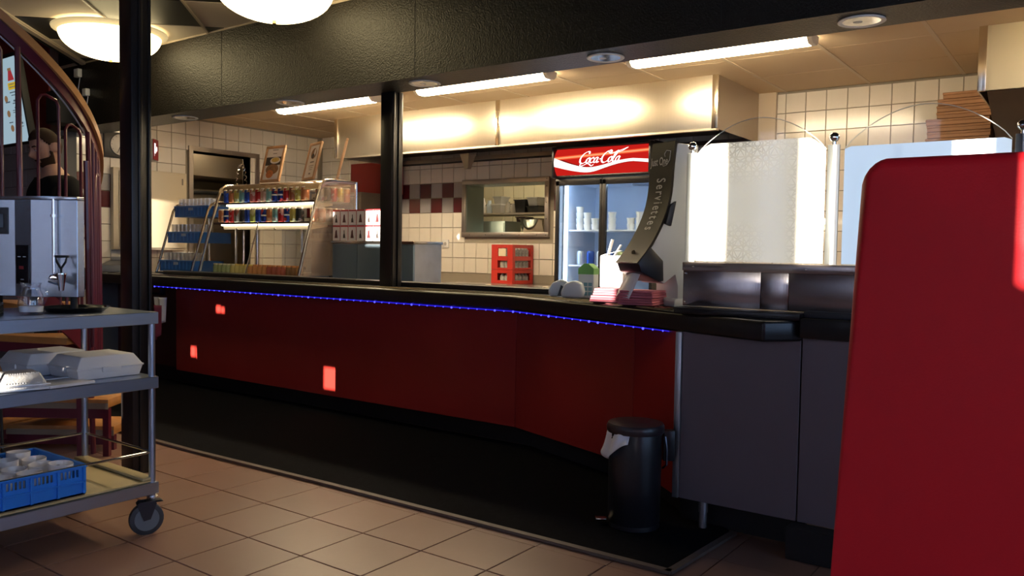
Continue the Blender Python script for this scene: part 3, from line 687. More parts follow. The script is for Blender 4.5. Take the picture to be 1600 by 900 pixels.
# ================================================================== DRINKS CASE
ssc=M('case_steel',(.6,.57,.53),.2,1)
cg_=glassm('case_glass',(.95,.94,.92),.07)
CX0,CX1=-6.1,-4.85
yf=lambda z:4.0+(z-.89)*.3
t=thing('back_counter','low black counter under the drinks case and the glass rack','counter',(-5.9,4.3,0))
build('body',G().box(-6.9,-4.87,3.97,4.62,.0,.835),blackmatte,t); build('top',G().box(-6.95,-4.845,3.955,4.65,.835,.862),black,t,bevel=.004)
t=thing('display_case','steel and glass drinks display case with two lit can shelves on the counter','display case',(-5.47,4.3,.862))
def sidep(x):
    P=[(x,4.0,.86)]+[(x,yf(z),z) for z in (1.1,1.3,1.5)]+[(x,4.215,1.58),(x,4.26,1.612),(x,4.34,1.622),(x,4.58,1.622),(x,4.58,.86)]; return P
for x in (CX0,CX1): build('end_frame',G().tube(sidep(x),.012,8),ssc,t)
build('base',G().box(CX0,CX1,3.99,4.6,.863,.885),ssc,t)
P=[(4.2,1.545),(4.222,1.585),(4.262,1.612),(4.33,1.624),(4.59,1.624),(4.59,1.604),(4.34,1.604),(4.275,1.59),(4.245,1.565),(4.22,1.54)]
build('roof',G().prism(P,(CX0,0,0),(0,1,0),(0,0,1),(CX1-CX0,0,0)),ssc,t,label='curved steel roof')
build('strip_light',G().box(CX0+.12,CX1-.08,4.235,4.29,1.575,1.59),emitm('case_strip',(1,.86,.62),14),t)
build('front_glass',G().obox((CX0+.01,yf(.885),.885),((CX1-CX0-.02)/2-.004,0,0),(0,.004,0),(0,.3*.4,.4)),cg_,t,smooth=0)
build('front_glass',G().obox(((CX0+CX1)/2+.004,yf(.885),.885),((CX1-CX0-.02)/2-.004,0,0),(0,.004,0),(0,.3*.4,.4)),cg_,t,smooth=0)
build('side_glass',G().prism([(4.02,.885),(4.21,1.55),(4.26,1.6),(4.57,1.6),(4.57,.885)],(CX1-.003,0,0),(0,1,0),(0,0,1),(.004,0,0)),glassm('case_side_glass',(.9,.87,.83),.1,haze=.12,hcol=(.75,.6,.5)),t,smooth=0)
build('side_glass',G().prism([(4.02,.885),(4.21,1.55),(4.26,1.6),(4.57,1.6),(4.57,.885)],(CX0-.001,0,0),(0,1,0),(0,0,1),(.004,0,0)),cg_,t,smooth=0)
for z in (1.457,1.293):
    y=yf(z)+.01
    s_=build('shelf',G().box(CX0+.02,CX1-.02,y,4.55,z-.008,z),glassm('shelf_glass',(.9,.95,.93),.12,haze=.25,hcol=(.9,.88,.82)),t,smooth=0)
    build('shelf_edge',G().box(CX0+.02,CX1-.02,y-.006,y,z-.012,z+.003),ssc,s_)
    build('lamp_strip',G().box(CX0+.1,CX1-.05,y+.015,y+.03,z-.024,z-.012),emitm('case_shelf_strip',(1,.86,.62),9),s_)
    build('light_panel',G().prism([(y+.03,z-.013),(y+.2,z-.013),(y+.2,z-.03),(y+.04,z-.055)],(CX0+.1,0,0),(0,1,0),(0,0,1),(1.1,0,0)),M('cream_reflector',(.85,.76,.6),.4),s_)
for x in ((CX0+CX1)/2,): build('divider_bar',G().tube([(x,yf(.89),.89),(x,yf(1.3),1.3)],.005,6).tube([(x,4.56,.89),(x,4.56,1.6)],.012,6),ssc,t)
build('sliding_door',G().box(CX0+.35,(CX0+CX1)/2+.1,4.57,4.578,.9,1.28),glassm('case_back_glass',(.85,.86,.88),.06,haze=.1),t,smooth=0)
for x in (-5.72,-5.24): build('lock_knob',G().sphere((x,yf(1.24)-.008,1.24),.009,10,8),chrome,t)
def canmat(nm_,a,b):
    k='can_'+nm_
    if k in MC: return MC[k]
    m=M(k,a,.28,.45); nt=m.node_tree; N=nt.nodes.new; L=nt.links.new
    tc=N('ShaderNodeTexCoord'); n=N('ShaderNodeTexNoise'); n.inputs['Scale'].default_value=22; n.inputs['Detail'].default_value=1; L(tc.outputs['Object'],n.inputs[0])
    r=N('ShaderNodeValToRGB'); r.color_ramp.interpolation='CONSTANT'; r.color_ramp.elements[0].color=(*a,1); r.color_ramp.elements[1].position=.56; r.color_ramp.elements[1].color=(*b,1)
    L(n.outputs[0],r.inputs[0])
    sp=N('ShaderNodeSeparateXYZ'); L(tc.outputs['Object'],sp.inputs[0])
    g1=N('ShaderNodeMath'); g1.operation='GREATER_THAN'; g1.inputs[1].default_value=.1035; L(sp.outputs[2],g1.inputs[0])
    mx=N('ShaderNodeMix'); mx.data_type='RGBA'; L(g1.outputs[0],mx.inputs[0]); L(r.outputs[0],mx.inputs[6]); mx.inputs[7].default_value=(.7,.68,.65,1)
    L(mx.outputs[2],nt.nodes['Principled BSDF'].inputs['Base Color']); return m
CC={'blue':((.02,.06,.35),(.05,.12,.55)),'dark blue':((.01,.03,.2),(.6,.08,.08)),'orange':((.55,.2,.08),(.6,.35,.2)),'yellow':((.5,.42,.1),(.6,.6,.4)),
'turquoise':((.2,.42,.42),(.55,.6,.55)),'red':((.45,.02,.02),(.6,.3,.3)),'pink red':((.5,.16,.14),(.65,.5,.45)),'pale peach':((.6,.38,.3),(.7,.6,.5)),'silver grey':((.4,.4,.38),(.3,.12,.1)),'black':((.03,.03,.03),(.2,.15,.15)),'lime':((.42,.45,.1),(.6,.6,.3)),'brown':((.3,.1,.05),(.45,.3,.15))}
rows=[(1.457,['blue','orange','yellow','turquoise','blue','pink red','red','pale peach','turquoise','dark blue','dark blue','red','brown','yellow','orange','silver grey','black','red','yellow','orange']),
      (1.293,['orange','dark blue','red','silver grey','black','blue','lime','blue','dark blue','orange','turquoise','red','dark blue','yellow','black','brown','pale peach','silver grey','orange','blue'])]
canme=None
for (z,cols_),rn in zip(rows,('upper','lower')):
    x=-6.035
    for i,c in enumerate(cols_):
        m=canmat(c.replace(' ','_'),*CC[c])
        y=yf(z)+.062 if i<15 else yf(z)+.075+.067*(i-15)
        o=build('drink_can',G().lathe(cans_p,(0,0,0),18),m,None)
        o.location=(x,y,z+.001); o.rotation_euler=(0,0,random.uniform(0,6))
        o['label']='%s drink can, %s from the left on the %s shelf of the case'%(c,ORD[i],rn); o['category']='can'; o['group']='cans on the %s case shelf'%rn
        if c=='dark blue':
            e=build('emblem',G().add([(0,0,0)]+[(.0+.0,0,0)]*0,[]) if False else G().lathe([(.0335,.05),(.0335,.062)],(0,0,0),18,cap=False),M('can_white_band',(.8,.8,.8),.3),o,local=True); 
        x+=.0705 if i<14 else 0
        if i>=14: x=-4.895
jp=[(.001,0),(.02,0),(.021,.004),(.021,.045),(.016,.056),(.016,.06),(.001,.06)]
for i in range(19):
    x=-5.99+.058*i; cc=('green','yellow','orange','red','brown')[min(4,i//4)] 
    jm={'green':(.3,.38,.2),'yellow':(.55,.5,.2),'orange':(.6,.3,.12),'red':(.4,.12,.08),'brown':(.25,.14,.06)}[cc]
    o=build('small_jar',G().lathe(jp,(0,0,0),14),M('jar_'+cc,jm,.15),None); o.location=(x,4.085,.886)
    o['label']='small glass jar with %s contents, %s from the left on the case floor'%(cc,ORD[i]); o['category']='jar'; o['group']='jars on the floor of the display case'
    build('lid',G().cyl((0,0,.06),(0,0,.072),.0175,14),M('lid_'+('pale' if i<5 else 'yellow' if i<9 else 'orange'),(.55,.55,.4) if i<5 else (.65,.5,.12) if i<9 else (.6,.25,.08),.4),o,local=True)
# menu frames on the case
lw=M('light_birch',(.5,.3,.16),.5,var=.15,vscale=20); pap=M('paper_white',(.8,.78,.76),.6)
def menu(x,y,rz,label,kind):
    t=thing('wooden_menu',label,'menu',(x,y,1.625),rz)
    tilt=.24; W=.24;Hh=.31
    u=Vector((1,0,0)); v=Vector((0,math.sin(tilt),math.cos(tilt))); n=u.cross(v)
    fr=lambda a,b,th:(u*a+v*b+n*th)
    g=G()
    for a0,a1,b0,b1 in ((-W/2,W/2,0,.022),(-W/2,W/2,Hh-.022,Hh),(-W/2,-W/2+.022,.022,Hh-.022),(W/2-.022,W/2,.022,Hh-.022)): g.obox(fr(a0,b0,-.01),u*(a1-a0),v*(b1-b0),n*.018)
    build('frame',g,lw,t,local=True,bevel=.002)
    build('backing',G().obox(fr(-W/2+.01,.01,-.008),u*(W-.02),v*(Hh-.02),n*.005),lw,t,local=True)
    p=build('sheet',G().obox(fr(-W/2+.02,.02,-.002),u*(W-.04),v*(Hh-.04),n*.002),pap,t,local=True)
    def blob(name,cx,cz,rx,rz_,mat,th=.0016,n_=18):
        g=G(); g.add([fr(cx+rx*math.cos(2*math.pi*k/n_),cz+rz_*math.sin(2*math.pi*k/n_),th) for k in range(n_)],[tuple(range(n_))]); build(name,g,mat,p,local=True,smooth=0)
    def bar(cx,cz,w_,h_,mat,th=.0012):
        g=G().add([fr(cx-w_/2,cz-h_/2,th),fr(cx+w_/2,cz-h_/2,th),fr(cx+w_/2,cz+h_/2,th),fr(cx-w_/2,cz+h_/2,th)],[(0,1,2,3)]); return build('print',g,mat,p,local=True,smooth=0)
    ink=M('print_grey',(.2,.19,.2),.6); dkp=M('print_dark',(.04,.03,.03),.5); foodm=M('print_food',(.3,.16,.07),.5,var=.7,vscale=60); org=M('print_orange_food',(.6,.2,.06),.5,var=.5,vscale=90); egg=M('print_egg_yellow',(.7,.5,.12),.5,var=.4,vscale=80)
    if kind==1:
        bar(0,.275,.07,.006,ink); bar(0,.245,.05,.006,ink); bar(0,.18,.2,.07,dkp)
        blob('print',.02,.185,.065,.028,pap,.0016); blob('print',.02,.19,.048,.02,egg,.002)
        blob('print',0,.11,.08,.045,foodm,.0016); blob('print',-.02,.07,.045,.035,org,.002)
    elif kind==2:
        blob('print',0,.22,.055,.045,foodm); blob('print',.02,.23,.02,.03,pap,.002); blob('print',-.01,.2,.03,.02,dkp,.0022); bar(0,.15,.08,.01,ink)
        for k in range(3): bar(0,.12-.016*k,.1-.02*k,.004,ink)
        bar(0,.055,.035,.012,ink)
    else:
        blob('print',0,.2,.06,.05,foodm); bar(0,.12,.1,.008,ink); bar(0,.09,.08,.005,ink)
menu(-5.545,4.28,0,'wooden framed menu with pictures of two plated dishes, left on the drinks case',1)
menu(-5.10,4.30,-.33,'wooden framed menu with one picture, middle of the three on the drinks case',2)
menu(-4.80,4.33,-.70,'wooden menu frame seen almost edge on, right end of the drinks case',3)
# ================================================================== GLASS RACK
t=thing('glass_rack','leaning steel rack holding three blue trays of glasses at the counter end','rack',(-6.45,4.1,.862))
for x in (-6.70,-6.185): build('side_rail',G().tube([(x,3.98,.86),(x,yf(1.4)-.01,1.4),(x,yf(1.45)+.01,1.45),(x,yf(1.47)+.06,1.475),(x,4.5,1.475),(x,4.5,.86)],.011,8),ssc,t)
build('cross_bar',G().tube([(-6.7,4.5,1.47),(-6.185,4.5,1.47)],.008,6).tube([(-6.7,4.5,.9),(-6.185,4.5,.9)],.008,6),ssc,t)
build('base',G().box(-6.7,-6.18,3.97,4.55,.863,.872),blackmatte,t)
bl=M('blue_plastic',(.02,.14,.52),.35); glm=glassm('tumbler_glass',(.97,.97,.98),.2,haze=.12,hcol=(.9,.9,.9))
for z,rn in ((1.37,'top'),(1.145,'middle'),(.9,'bottom')):
    y0=yf(z)+.005
    tr=thing('glass_tray','blue plastic tray full of glasses on the %s level of the rack'%rn,'tray',(-6.44,y0+.15,z-.022),group='blue trays in the glass rack')
    X0_,X1_=-6.685,-6.2
    build('base',G().box(X0_,X1_,y0,y0+.3,z-.022,z-.012),bl,tr)
    g=G().box(X0_,X1_,y0,y0+.006,z-.012,z+.07).box(X0_,X1_,y0+.294,y0+.3,z-.012,z+.07).box(X0_,X0_+.006,y0,y0+.3,z-.012,z+.07).box(X1_-.006,X1_,y0,y0+.3,z-.012,z+.07)
    build('wall',g,bl,tr)
    g=G().box(X0_-.004,X1_+.004,y0-.006,y0+.012,z+.062,z+.074)
    for k in range(9): g.box(X0_+.03+.053*k,X0_+.036+.053*k,y0-.005,y0,z-.005,z+.062)
    build('rib',g,M('blue_plastic_light',(.06,.2,.58),.35),tr,kind='stuff')
    build('handle_tab',G().box(-6.47,-6.41,y0-.007,y0,z+.035,z+.058),M('pale_blue_tab',(.35,.45,.65),.4),tr)
    for rr in range(2):
        for k in range(8):
            o=build('drinking_glass',G().lathe([(.0,.004),(.022,.004),(.0235,.0),(.026,.15),(.0245,.15),(.022,.008),(.0,.008)],(0,0,0),12,cap=False),glm,None) if (z==1.37 and rr==0 and k==0) else gl0.copy()
            if o.name not in COL.objects: COL.objects.link(o)
            if z==1.37 and rr==0 and k==0: gl0=o
            o.location=(X0_+.035+.059*k,y0+.045+.075*rr,z-.011)
            o['label']='clear drinking glass, %s from left in the %s row of the %s blue tray'%(ORD[k],'front' if rr==0 else 'back',rn); o['category']='glass'; o['group']='glasses in the rack'
# ================================================================== CABINET WITH BOXES
t=thing('bar_cabinet','blue grey steel kitchen cabinet behind the counter with boxes on top','cabinet',(-4.4,4.47,0))
bgs=M('blue_grey_door',(.12,.17,.22),.35,.3)
build('body',G().box(-4.83,-3.99,4.335,4.62,.1,1.135),M('cabinet_side_steel',(.5,.5,.52),.3,.9,var=.3,vscale=7),t)
build('worktop',G().box(-4.84,-3.98,4.31,4.63,1.135,1.155),ssc,t,bevel=.003)
for a,b in ((-4.83,-4.56),(-4.557,-4.275),(-4.272,-3.99)): build('door',G().box(a,b,4.318,4.335,.12,1.13),bgs,t,bevel=.002)
build('foot_plinth',G().box(-4.8,-4.02,4.35,4.6,0,.1),blackmatte,t)
rb=M('box_red_trim',(.45,.02,.03),.5)
for r in range(2):
    for c in range(7):
        x=-4.80+.088*c; z=1.156+r*.118
        o=thing('small_carton','white red edged carton, %s from left in %s row on the cabinet'%(ORD[c],('lower','upper')[r]),'box',(x,4.36,z),group='cartons on the bar cabinet')
        build('body',G().box(x-.042,x+.042,4.33,4.42,z,z+.116),M('carton_white',(.72,.7,.7),.5),o,bevel=.001,seg=1)
        build('edge_print',G().box(x-.042,x+.042,4.3293,4.33,z+.105,z+.116).box(x+.038,x+.042,4.3293,4.33,z,z+.105),rb,o)
        k=(c+r)%2
        mk=M('print_cup',(.08,.015,.02),.5)
        g=G().add([(x+a*.9-.002,4.3288,z+.05+b) for a,b in ((-.02,-.03),(.02,-.03),(.012,.0),(.008,.028),(-.002,.034),(-.01,.02),(-.013,0))],[tuple(range(7))]) if k==0 else G().add([(x+a-.002,4.3288,z+.05+b) for a,b in ((-.012,-.03),(.014,-.03),(.01,-.005),(.005,.005),(.004,.03),(-.004,.03),(-.004,.005),(-.01,-.004))],[tuple(range(8))])
        build('cup_print',g,mk if k==0 else dkp_ if False else M('print_dark'),o,smooth=0)
# work table behind the counter
t=thing('work_table','long steel worktop behind the counter, only its bright edge showing','worktop',(-2.9,4.3,0))
build('top',G().box(-3.93,-1.7,3.98,4.75,.835,.862),ssc,t,bevel=.003)
for x in (-3.88,-1.75):
    for y in (4.03,4.7): build('leg',G().cyl((x,y,0),(x,y,.835),.02,12),ssc,t)
for i,(x,y) in enumerate(((-3.15,4.1),(-2.75,4.15),(-2.5,4.2))):
    o=build('cream_lid',G().cyl((x,y,.862),(x,y,.885),.022,14,.018),M('cream_knob',(.75,.68,.5),.4),None,bevel=.003); o['label']='small cream lid on the steel worktop, %s from left'%ORD[i]; o['category']='lid'
# red crates by the back wall
t=thing('crate_stand','low steel stand carrying the red bottle crates by the tiled wall','stand',(-4.3,6.15,0))
build('top',G().box(-4.62,-3.95,5.95,6.32,.78,.8),ssc,t)
for x in (-4.6,-3.97):
    for y in (5.97,6.3): build('leg',G().cyl((x,y,0),(x,y,.78),.015,10),ssc,t)
rc=M('red_crate_plastic',(.5,.035,.025),.35); gb_=M('green_bottle_glass',(.1,.13,.1),.1); 
def crate(z0,z1,label,hz):
    x0,x1,y0,y1=-4.575,-4.335,6.0,6.33
    o=thing('bottle_crate',label,'crate',((x0+x1)/2,(y0+y1)/2,z0))
    g=G()
    # front face (-Y) with cut-outs, side face (+X) with cut-outs
    g=wall_cells(g,'y',y0,y0+.012,x0,x1,z0,z1,[(x0+.07,x1-.06,a,b) for a,b in hz]); g=wall_cells(g,'y',y1-.012,y1,x0,x1,z0,z1,[])
    g=wall_cells(g,'x',x1-.012,x1,y0+.012,y1-.012,z0,z1,[(y0+.04,y1-.04,a,b) for a,b in hz]); g=wall_cells(g,'x',x0,x0+.012,y0+.012,y1-.012,z0,z1,[])
    build('body',g,rc,o,bevel=.002,seg=1); build('base',G().box(x0+.012,x1-.012,y0+.012,y1-.012,z0,z0+.006),rc,o)
    return x0,x1,y0,y1
crate(.8,.925,'red bottle crate, lower of the two by the tiled wall',[(.83,.895)])
x0,x1,y0,y1=crate(.927,1.155,'red bottle crate, upper of the two by the tiled wall',[(.945,1.01),(1.05,1.125)])
bp_=[(.001,0),(.026,0),(.027,.004),(.027,.06),(.012,.08),(.011,.1),(.001,.1)]
k=0
for z in (.807,.94,1.045):
    for i,(x,y) in enumerate([(x1-.045,y0+.06+.052*q) for q in range(5)]+[(x0+.10+.05*q,y0+.045) for q in range(2)]):
        o=build('glass_bottle',G().lathe(bp_,(0,0,0),12),M('bottle_clear_grey',(.4,.4,.38),.12,var=.6,vscale=50),None) if k==0 else b0.copy()
        if k==0: b0=o
        else: COL.objects.link(o)
        k=1; o.location=(x,y,z); o['label']='small glass bottle, %s %s, %s level of red crates'%(ORD[i if i<5 else i-5],'from left, side face' if i<5 else 'from left, front face',{.807:'lowest',.94:'middle',1.045:'top'}[z]); o['category']='bottle'; o['group']='bottles in the red crates'
o=build('note_card',G().box(-4.49,-4.41,5.994,5.998,1.05,1.12),M('cream_card',(.75,.65,.45),.6),None,bevel=.0008); o['label']='cream card stuck on the front of the upper red crate'; o['category']='card'
# sockets
for x,z,l in ((-5.42,1.16,'white wall socket on tiles left of the hatch above the steel cabinet'),(-4.0,1.2,'cream wall socket on tiles beside the black fridge')):
    o=thing('wall_socket',l,'socket',(x,Y_B,z)); build('plate',G().box(x-.04,x+.04,Y_B-.015,Y_B+.0,z-.04,z+.04),white,o,bevel=.004); build('hole',G().cyl((x,Y_B-.0155,z),(x,Y_B-.012,z),.018,14),M('socket_recess',(.35,.34,.32),.5),o)
# red panel & steel unit on the wall left of pillar
o=build('red_wall_board',G().box(-6.76,-6.0,6.3,6.33,1.67,2.02),M('red_board',(.28,.02,.015),.5),None,bevel=.002); o['label']='plain dark red board on the back wall under the hood'; o['category']='board'
t=thing('steel_oven','dark steel oven unit below the red board, behind the cartons','oven',(-6.4,6.0,0))
build('body',G().box(-6.76,-6.02,5.75,6.3,.1,1.66),M('oven_dark_steel',(.22,.18,.15),.3,.9),t,bevel=.004)
build('door',G().box(-6.72,-6.06,5.735,5.75,1.25,1.62),M('oven_glass',(.03,.025,.02),.1),t); build('handle',G().tube([(-6.7,5.72,1.6),(-6.08,5.72,1.6)],.01,8),ssc,t)
for x in (-6.7,-6.1):
    for y in (5.8,6.25): build('foot',G().cyl((x,y,0),(x,y,.1),.02,10),ssc,t)
# ================================================================== HATCH ROOM CONTENT
t=thing('hatch_shelving','two pale shelves in the room behind the hatch','shelving',(-5.5,7.3,0))
for z in (1.482,1.35): build('shelf',G().box(-6.3,-4.3,7.0,7.4,z,z+.018),M('pale_shelf',(.7,.62,.5),.5),t)
for x in (-6.28,-4.32):
    for y in (7.02,7.38): build('upright',G().box(x-.015,x+.015,y-.015,y+.015,0,2.0),ssc,t)
build('brace',G().box(-6.3,-4.3,7.38,7.395,1.6,1.62),ssc,t)
t=thing('green_grey_cupboard','green grey metal cupboard seen low through the hatch','cupboard',(-6.0,6.85,0))
build('body',G().box(-6.7,-4.943,6.7,6.98,.1,1.40),M('green_grey_steel'),t,bevel=.003); build('door',G().box(-6.68,-5.83,6.69,6.7,.12,1.385).box(-5.82,-4.95,6.69,6.7,.12,1.385),M('green_grey_steel'),t,bevel=.002); build('plinth',G().box(-6.68,-4.98,6.72,6.95,0,.1),blackmatte,t)
def box_thing(name,label,cat,x0,x1,y0,y1,z0,z1,mat,group=None,lid=None):
    o=thing(name,label,cat,((x0+x1)/2,(y0+y1)/2,z0),group=group)
    e=.012
    build('body',G().add([(x0+e,y0+e,z0),(x1-e,y0+e,z0),(x1-e,y1-e,z0),(x0+e,y1-e,z0),(x0,y0,z1),(x1,y0,z1),(x1,y1,z1),(x0,y1,z1)],[(0,1,2,3),(0,1,5,4),(1,2,6,5),(2,3,7,6),(3,0,4,7)]),mat,o,bevel=.003)
    build('rim',G().box(x0-.006,x1+.006,y0-.006,y1+.006,z1-.012,z1) if lid else G().box(x0-.006,x1+.006,y0-.006,y0,z1-.01,z1).box(x0-.006,x1+.006,y1,y1+.006,z1-.01,z1).box(x0-.006,x0,y0,y1,z1-.01,z1).box(x1,x1+.006,y0,y1,z1-.01,z1),lid or mat,o)
    return o
clr=M('clear_tub_plastic',(.5,.5,.47),.15,var=.2); dkb=M('black_tub_plastic',(.02,.02,.02),.3)
box_thing('storage_tub','clear stacked storage tub on the hatch shelf','tub',-5.392,-5.26,7.05,7.25,1.5005,1.60,clr,lid=white)
box_thing('storage_tub','smaller clear tub on top of the lidded tub in the hatch room','tub',-5.38,-5.27,7.07,7.22,1.601,1.68,clr)
box_thing('black_tub','tall black plastic tub on the hatch shelf','tub',-5.085,-4.943,7.05,7.25,1.5005,1.64,dkb)
box_thing('black_tub','low black tub under a clear one on the hatch shelf','tub',-4.927,-4.781,7.05,7.28,1.5005,1.57,dkb)
box_thing('storage_tub','clear tub above the low black tub on the hatch shelf','tub',-4.92,-4.79,7.05,7.26,1.571,1.66,clr)
for x,c,l,h in ((-5.60,(.3,.4,.36),'greenish glass jar at the left on the hatch shelf',.11),(-5.54,(.7,.66,.6),'white patterned bottle on the hatch shelf',.17),(-5.45,(.55,.65,.72),'pale blue white bottle on the hatch shelf',.14),(-5.20,(.45,.42,.36),'clear jar between the tubs on the hatch shelf',.12),(-5.13,(.4,.38,.33),'cloudy jar beside the tall black tub',.1)):
    o=lathe_obj('bottle' if h>.15 else 'glass_jar',[(.001,0),(.03,0),(.033,.01),(.033,h*.65),(.02,h*.85),(.02,h),(.001,h)],M('jar_mat_%d'%int(x*-100),c,.2),(x,7.1,1.5005),l,'bottle' if h>.15 else 'jar',None)
o=lathe_obj('mixing_bowl',[(.001,0),(.09,0),(.11,.03),(.135,.15),(.15,.155),(.148,.162),(.133,.155),(.105,.035),(.085,.008),(.001,.008)],M('bowl_steel',(.65,.6,.55),.12,1),(-4.675,6.82,1.262),'polished steel mixing bowl standing low behind the hatch','bowl',None,32)
t=thing('hatch_worktop','pale worktop just behind the hatch under the mixing bowl','worktop',(-4.75,6.8,0))
build('top',G().box(-4.92,-4.1,6.64,6.98,1.24,1.26),M('pale_shelf'),t); build('cabinet',G().box(-4.9,-4.15,6.66,6.96,0,1.24),M('green_grey_steel'),t)
o=box_thing('dark_box','dark box on the lower hatch shelf beside the mixing bowl','box',-5.06,-4.95,7.05,7.2,1.3685,1.46,M('dark_brown_box',(.05,.02,.02),.5))
# ================================================================== CARDBOARD BOXES
t=thing('wall_shelf','steel wall shelf carrying the flat cardboard boxes','shelf',(-.7,6.1,1.78))
build('board',G().box(-1.05,.3,5.85,6.33,1.765,1.78),ssc,t,bevel=.002); build('bracket',G().box(-1.0,-.98,5.95,6.33,1.6,1.765).box(.2,.22,5.95,6.33,1.6,1.765),ssc,t)
cb=M('brown_cardboard',(.38,.2,.10),.75,var=.12,vscale=30,rnd=.1)
z=1.781; nb=9
for i in range(nb):
    dx=(-.02 if i<5 else .035)+random.uniform(-.008,.008); h=.04
    if i==8: dx+=.03
    o=thing('flat_cardboard_box','flat brown cardboard box, %s from the bottom of the stack under the second hood'%ORD[i],'box',(-.79+dx,6.02,z),group='stacked flat cardboard boxes')
    a,b=-.955+dx,-.60+dx
    build('tray',G().box(a,b,5.88,6.22,z,z+h*.55),cb,o,bevel=.0015,seg=1); build('lid',G().box(a-.003,b+.003,5.877,6.223,z+h*.57,z+h-.002),cb,o,bevel=.003,seg=1)
    z+=h+.001
# ================================================================== NAPKIN DISPENSER
O=Vector((-1.50,3.385,.865)); n_=Vector((-.45,-.893,0)).normalized(); w_=Vector((-.893,.45,0)).normalized()
t=thing('napkin_dispenser','tall curved napkin dispenser with dark front and pale grey body on the counter','dispenser',(-1.6,3.32,.865))
pg=M('pale_grey_plastic',(.55,.57,.6),.35)
W=.155
prof=[(.07,.705),(.08,.62),(.09,.49),(.12,.385),(.185,.27),(.248,.195)]   # front curve (p,z)
body=[(-.05,.71),(.06,.712)]+[(p-.004,z) for p,z in prof]+[(.15,.115),(.12,.1),(.06,.14),(.045,.09),(.045,.03),(-.05,.03)]
build('body',G().prism(body,O,n_,(0,0,1),w_*W),pg,t,bevel=.004,smooth=30,label='pale grey plastic body')
build('foot',G().prism([(-.06,0),(.07,0),(.07,.026),(.06,.034),(-.06,.034)],O-w_*.01,n_,(0,0,1),w_*(W+.02)),pg,t,bevel=.004)
fc_=[(p,z) for p,z in cr([(.065,.72),(.07,.705)]+prof[1:]+[(.26,.185)],4)]
outer=[(p+.012,z+.004) for p,z in fc_]
fcp=fc_+outer[::-1]
fdk=M('dark_taupe_gloss',(.02,.015,.011),.45,spec=.22)
fr_=build('front_cover',G().prism(fcp,O-w_*.003,n_,(0,0,1),w_*(W+.006)),fdk,t,smooth=40,label='dark glossy curved front')
build('mouth',G().prism([(.262,.19),(.245,.15),(.15,.108),(.125,.112),(.13,.2),(.2,.26)],O-w_*.004,n_,(0,0,1),w_*(W+.008)),M('navy_plastic',(.012,.018,.035),.35),t,bevel=.004)
build('latch',G().prism([(.075,.46),(.105,.44),(.13,.36),(.1,.35)],O-w_*.016,n_,(0,0,1),w_*.018),M('navy_plastic'),fr_,bevel=.003)
def fpt(s):   # s 0 top..1 bottom along outer
    k=s*(len(outer)-1); i=min(int(k),len(outer)-2); f=k-i
    p=[outer[i][j]+(outer[i+1][j]-outer[i][j])*f for j in (0,1)]; d=(outer[i+1][0]-outer[i][0],outer[i+1][1]-outer[i][1]); L_=math.hypot(*d)
    return O+n_*p[0]+Vector((0,0,p[1])), (n_*d[0]+Vector((0,0,d[1])))/L_
wt_=M('print_silver',(.5,.48,.46),.4)
c0,dn=fpt(.29); right=-w_
text('Just One','lettering',wt_,fr_,c0+w_*(W*.56),right,-dn,.050,.004,.012,'CENTER',.68)
c1,dn=fpt(.28)
g=G(); base=c1+w_*(W*.30)
uu=right; vv=-dn; nn_=uu.cross(vv)
for P in ([(-.012,.03),(.0,.045),(.03,.04),(.028,.0),(.012,-.02),(-.012,-.024),(-.024,-.01)],[(-.012,.03),(-.006,.018)]):
    P=[base+uu*(a)+vv*(b+.01)+nn_*.002 for a,b in P]; g.tube(P,.0015,5)
build('emblem',g,wt_,fr_)
for i,ch in enumerate('Serviettes'):
    s=.365+.0295*i; c,dn=fpt(s)
    text(ch,'lettering',wt_,fr_,c+w_*(W*.62),dn,right,.088,.0025,.012,'CENTER',.5)
c,dn=fpt(.78); build('key_lock',G().cyl(c+w_*W*.5,c+w_*W*.5+nn_*.004,.011,16),M('dark_rivet'),fr_)
c,dn=fpt(.93); uu=right; vv=-dn; nn_=uu.cross(vv); base=c+w_*W*.55
g=G()
for P in ([(-.03,.0),(-.03,.022),(.0,.024),(.0,.0),(-.03,0)],[(-.02,-.01),(-.015,.012),(-.005,.008),(-.008,-.01)],[(.008,-.004),(.03,.008)],[(.008,.006),(.026,.014)],[(.0,-.012),(.026,-.004)]):
    g.tube([base+uu*a+vv*b+nn_*.002 for a,b in P],.0015,5)
build('emblem',g,wt_,fr_)
def sheetobj(name,fn,nu,nv,mat,parent=None,thick=.0012,**k):
    g=G(); vs=[fn(i/nu,j/nv) for j in range(nv+1) for i in range(nu+1)]
    g.add(vs,[(j*(nu+1)+i,j*(nu+1)+i+1,(j+1)*(nu+1)+i+1,(j+1)*(nu+1)+i) for j in range(nv) for i in range(nu)])
    o=build(name,g,mat,parent,smooth=180,**k); m=o.modifiers.new('thick','SOLIDIFY'); m.thickness=thick; return o
paper=M('napkin_paper',(.82,.83,.86),.8)
def nf(a,b):
    p=O+n_*(.215+.03*b+.01*math.sin(a*5))+w_*(W*(.15+.75*a)+.06*b*1.0)+Vector((0,0,.17-.13*b-.012*math.sin(a*6+1)*b)); return p
o=sheetobj('hanging_napkin',nf,8,8,paper); o['label']='white paper napkin hanging out of the dispenser mouth'; o['category']='napkin'
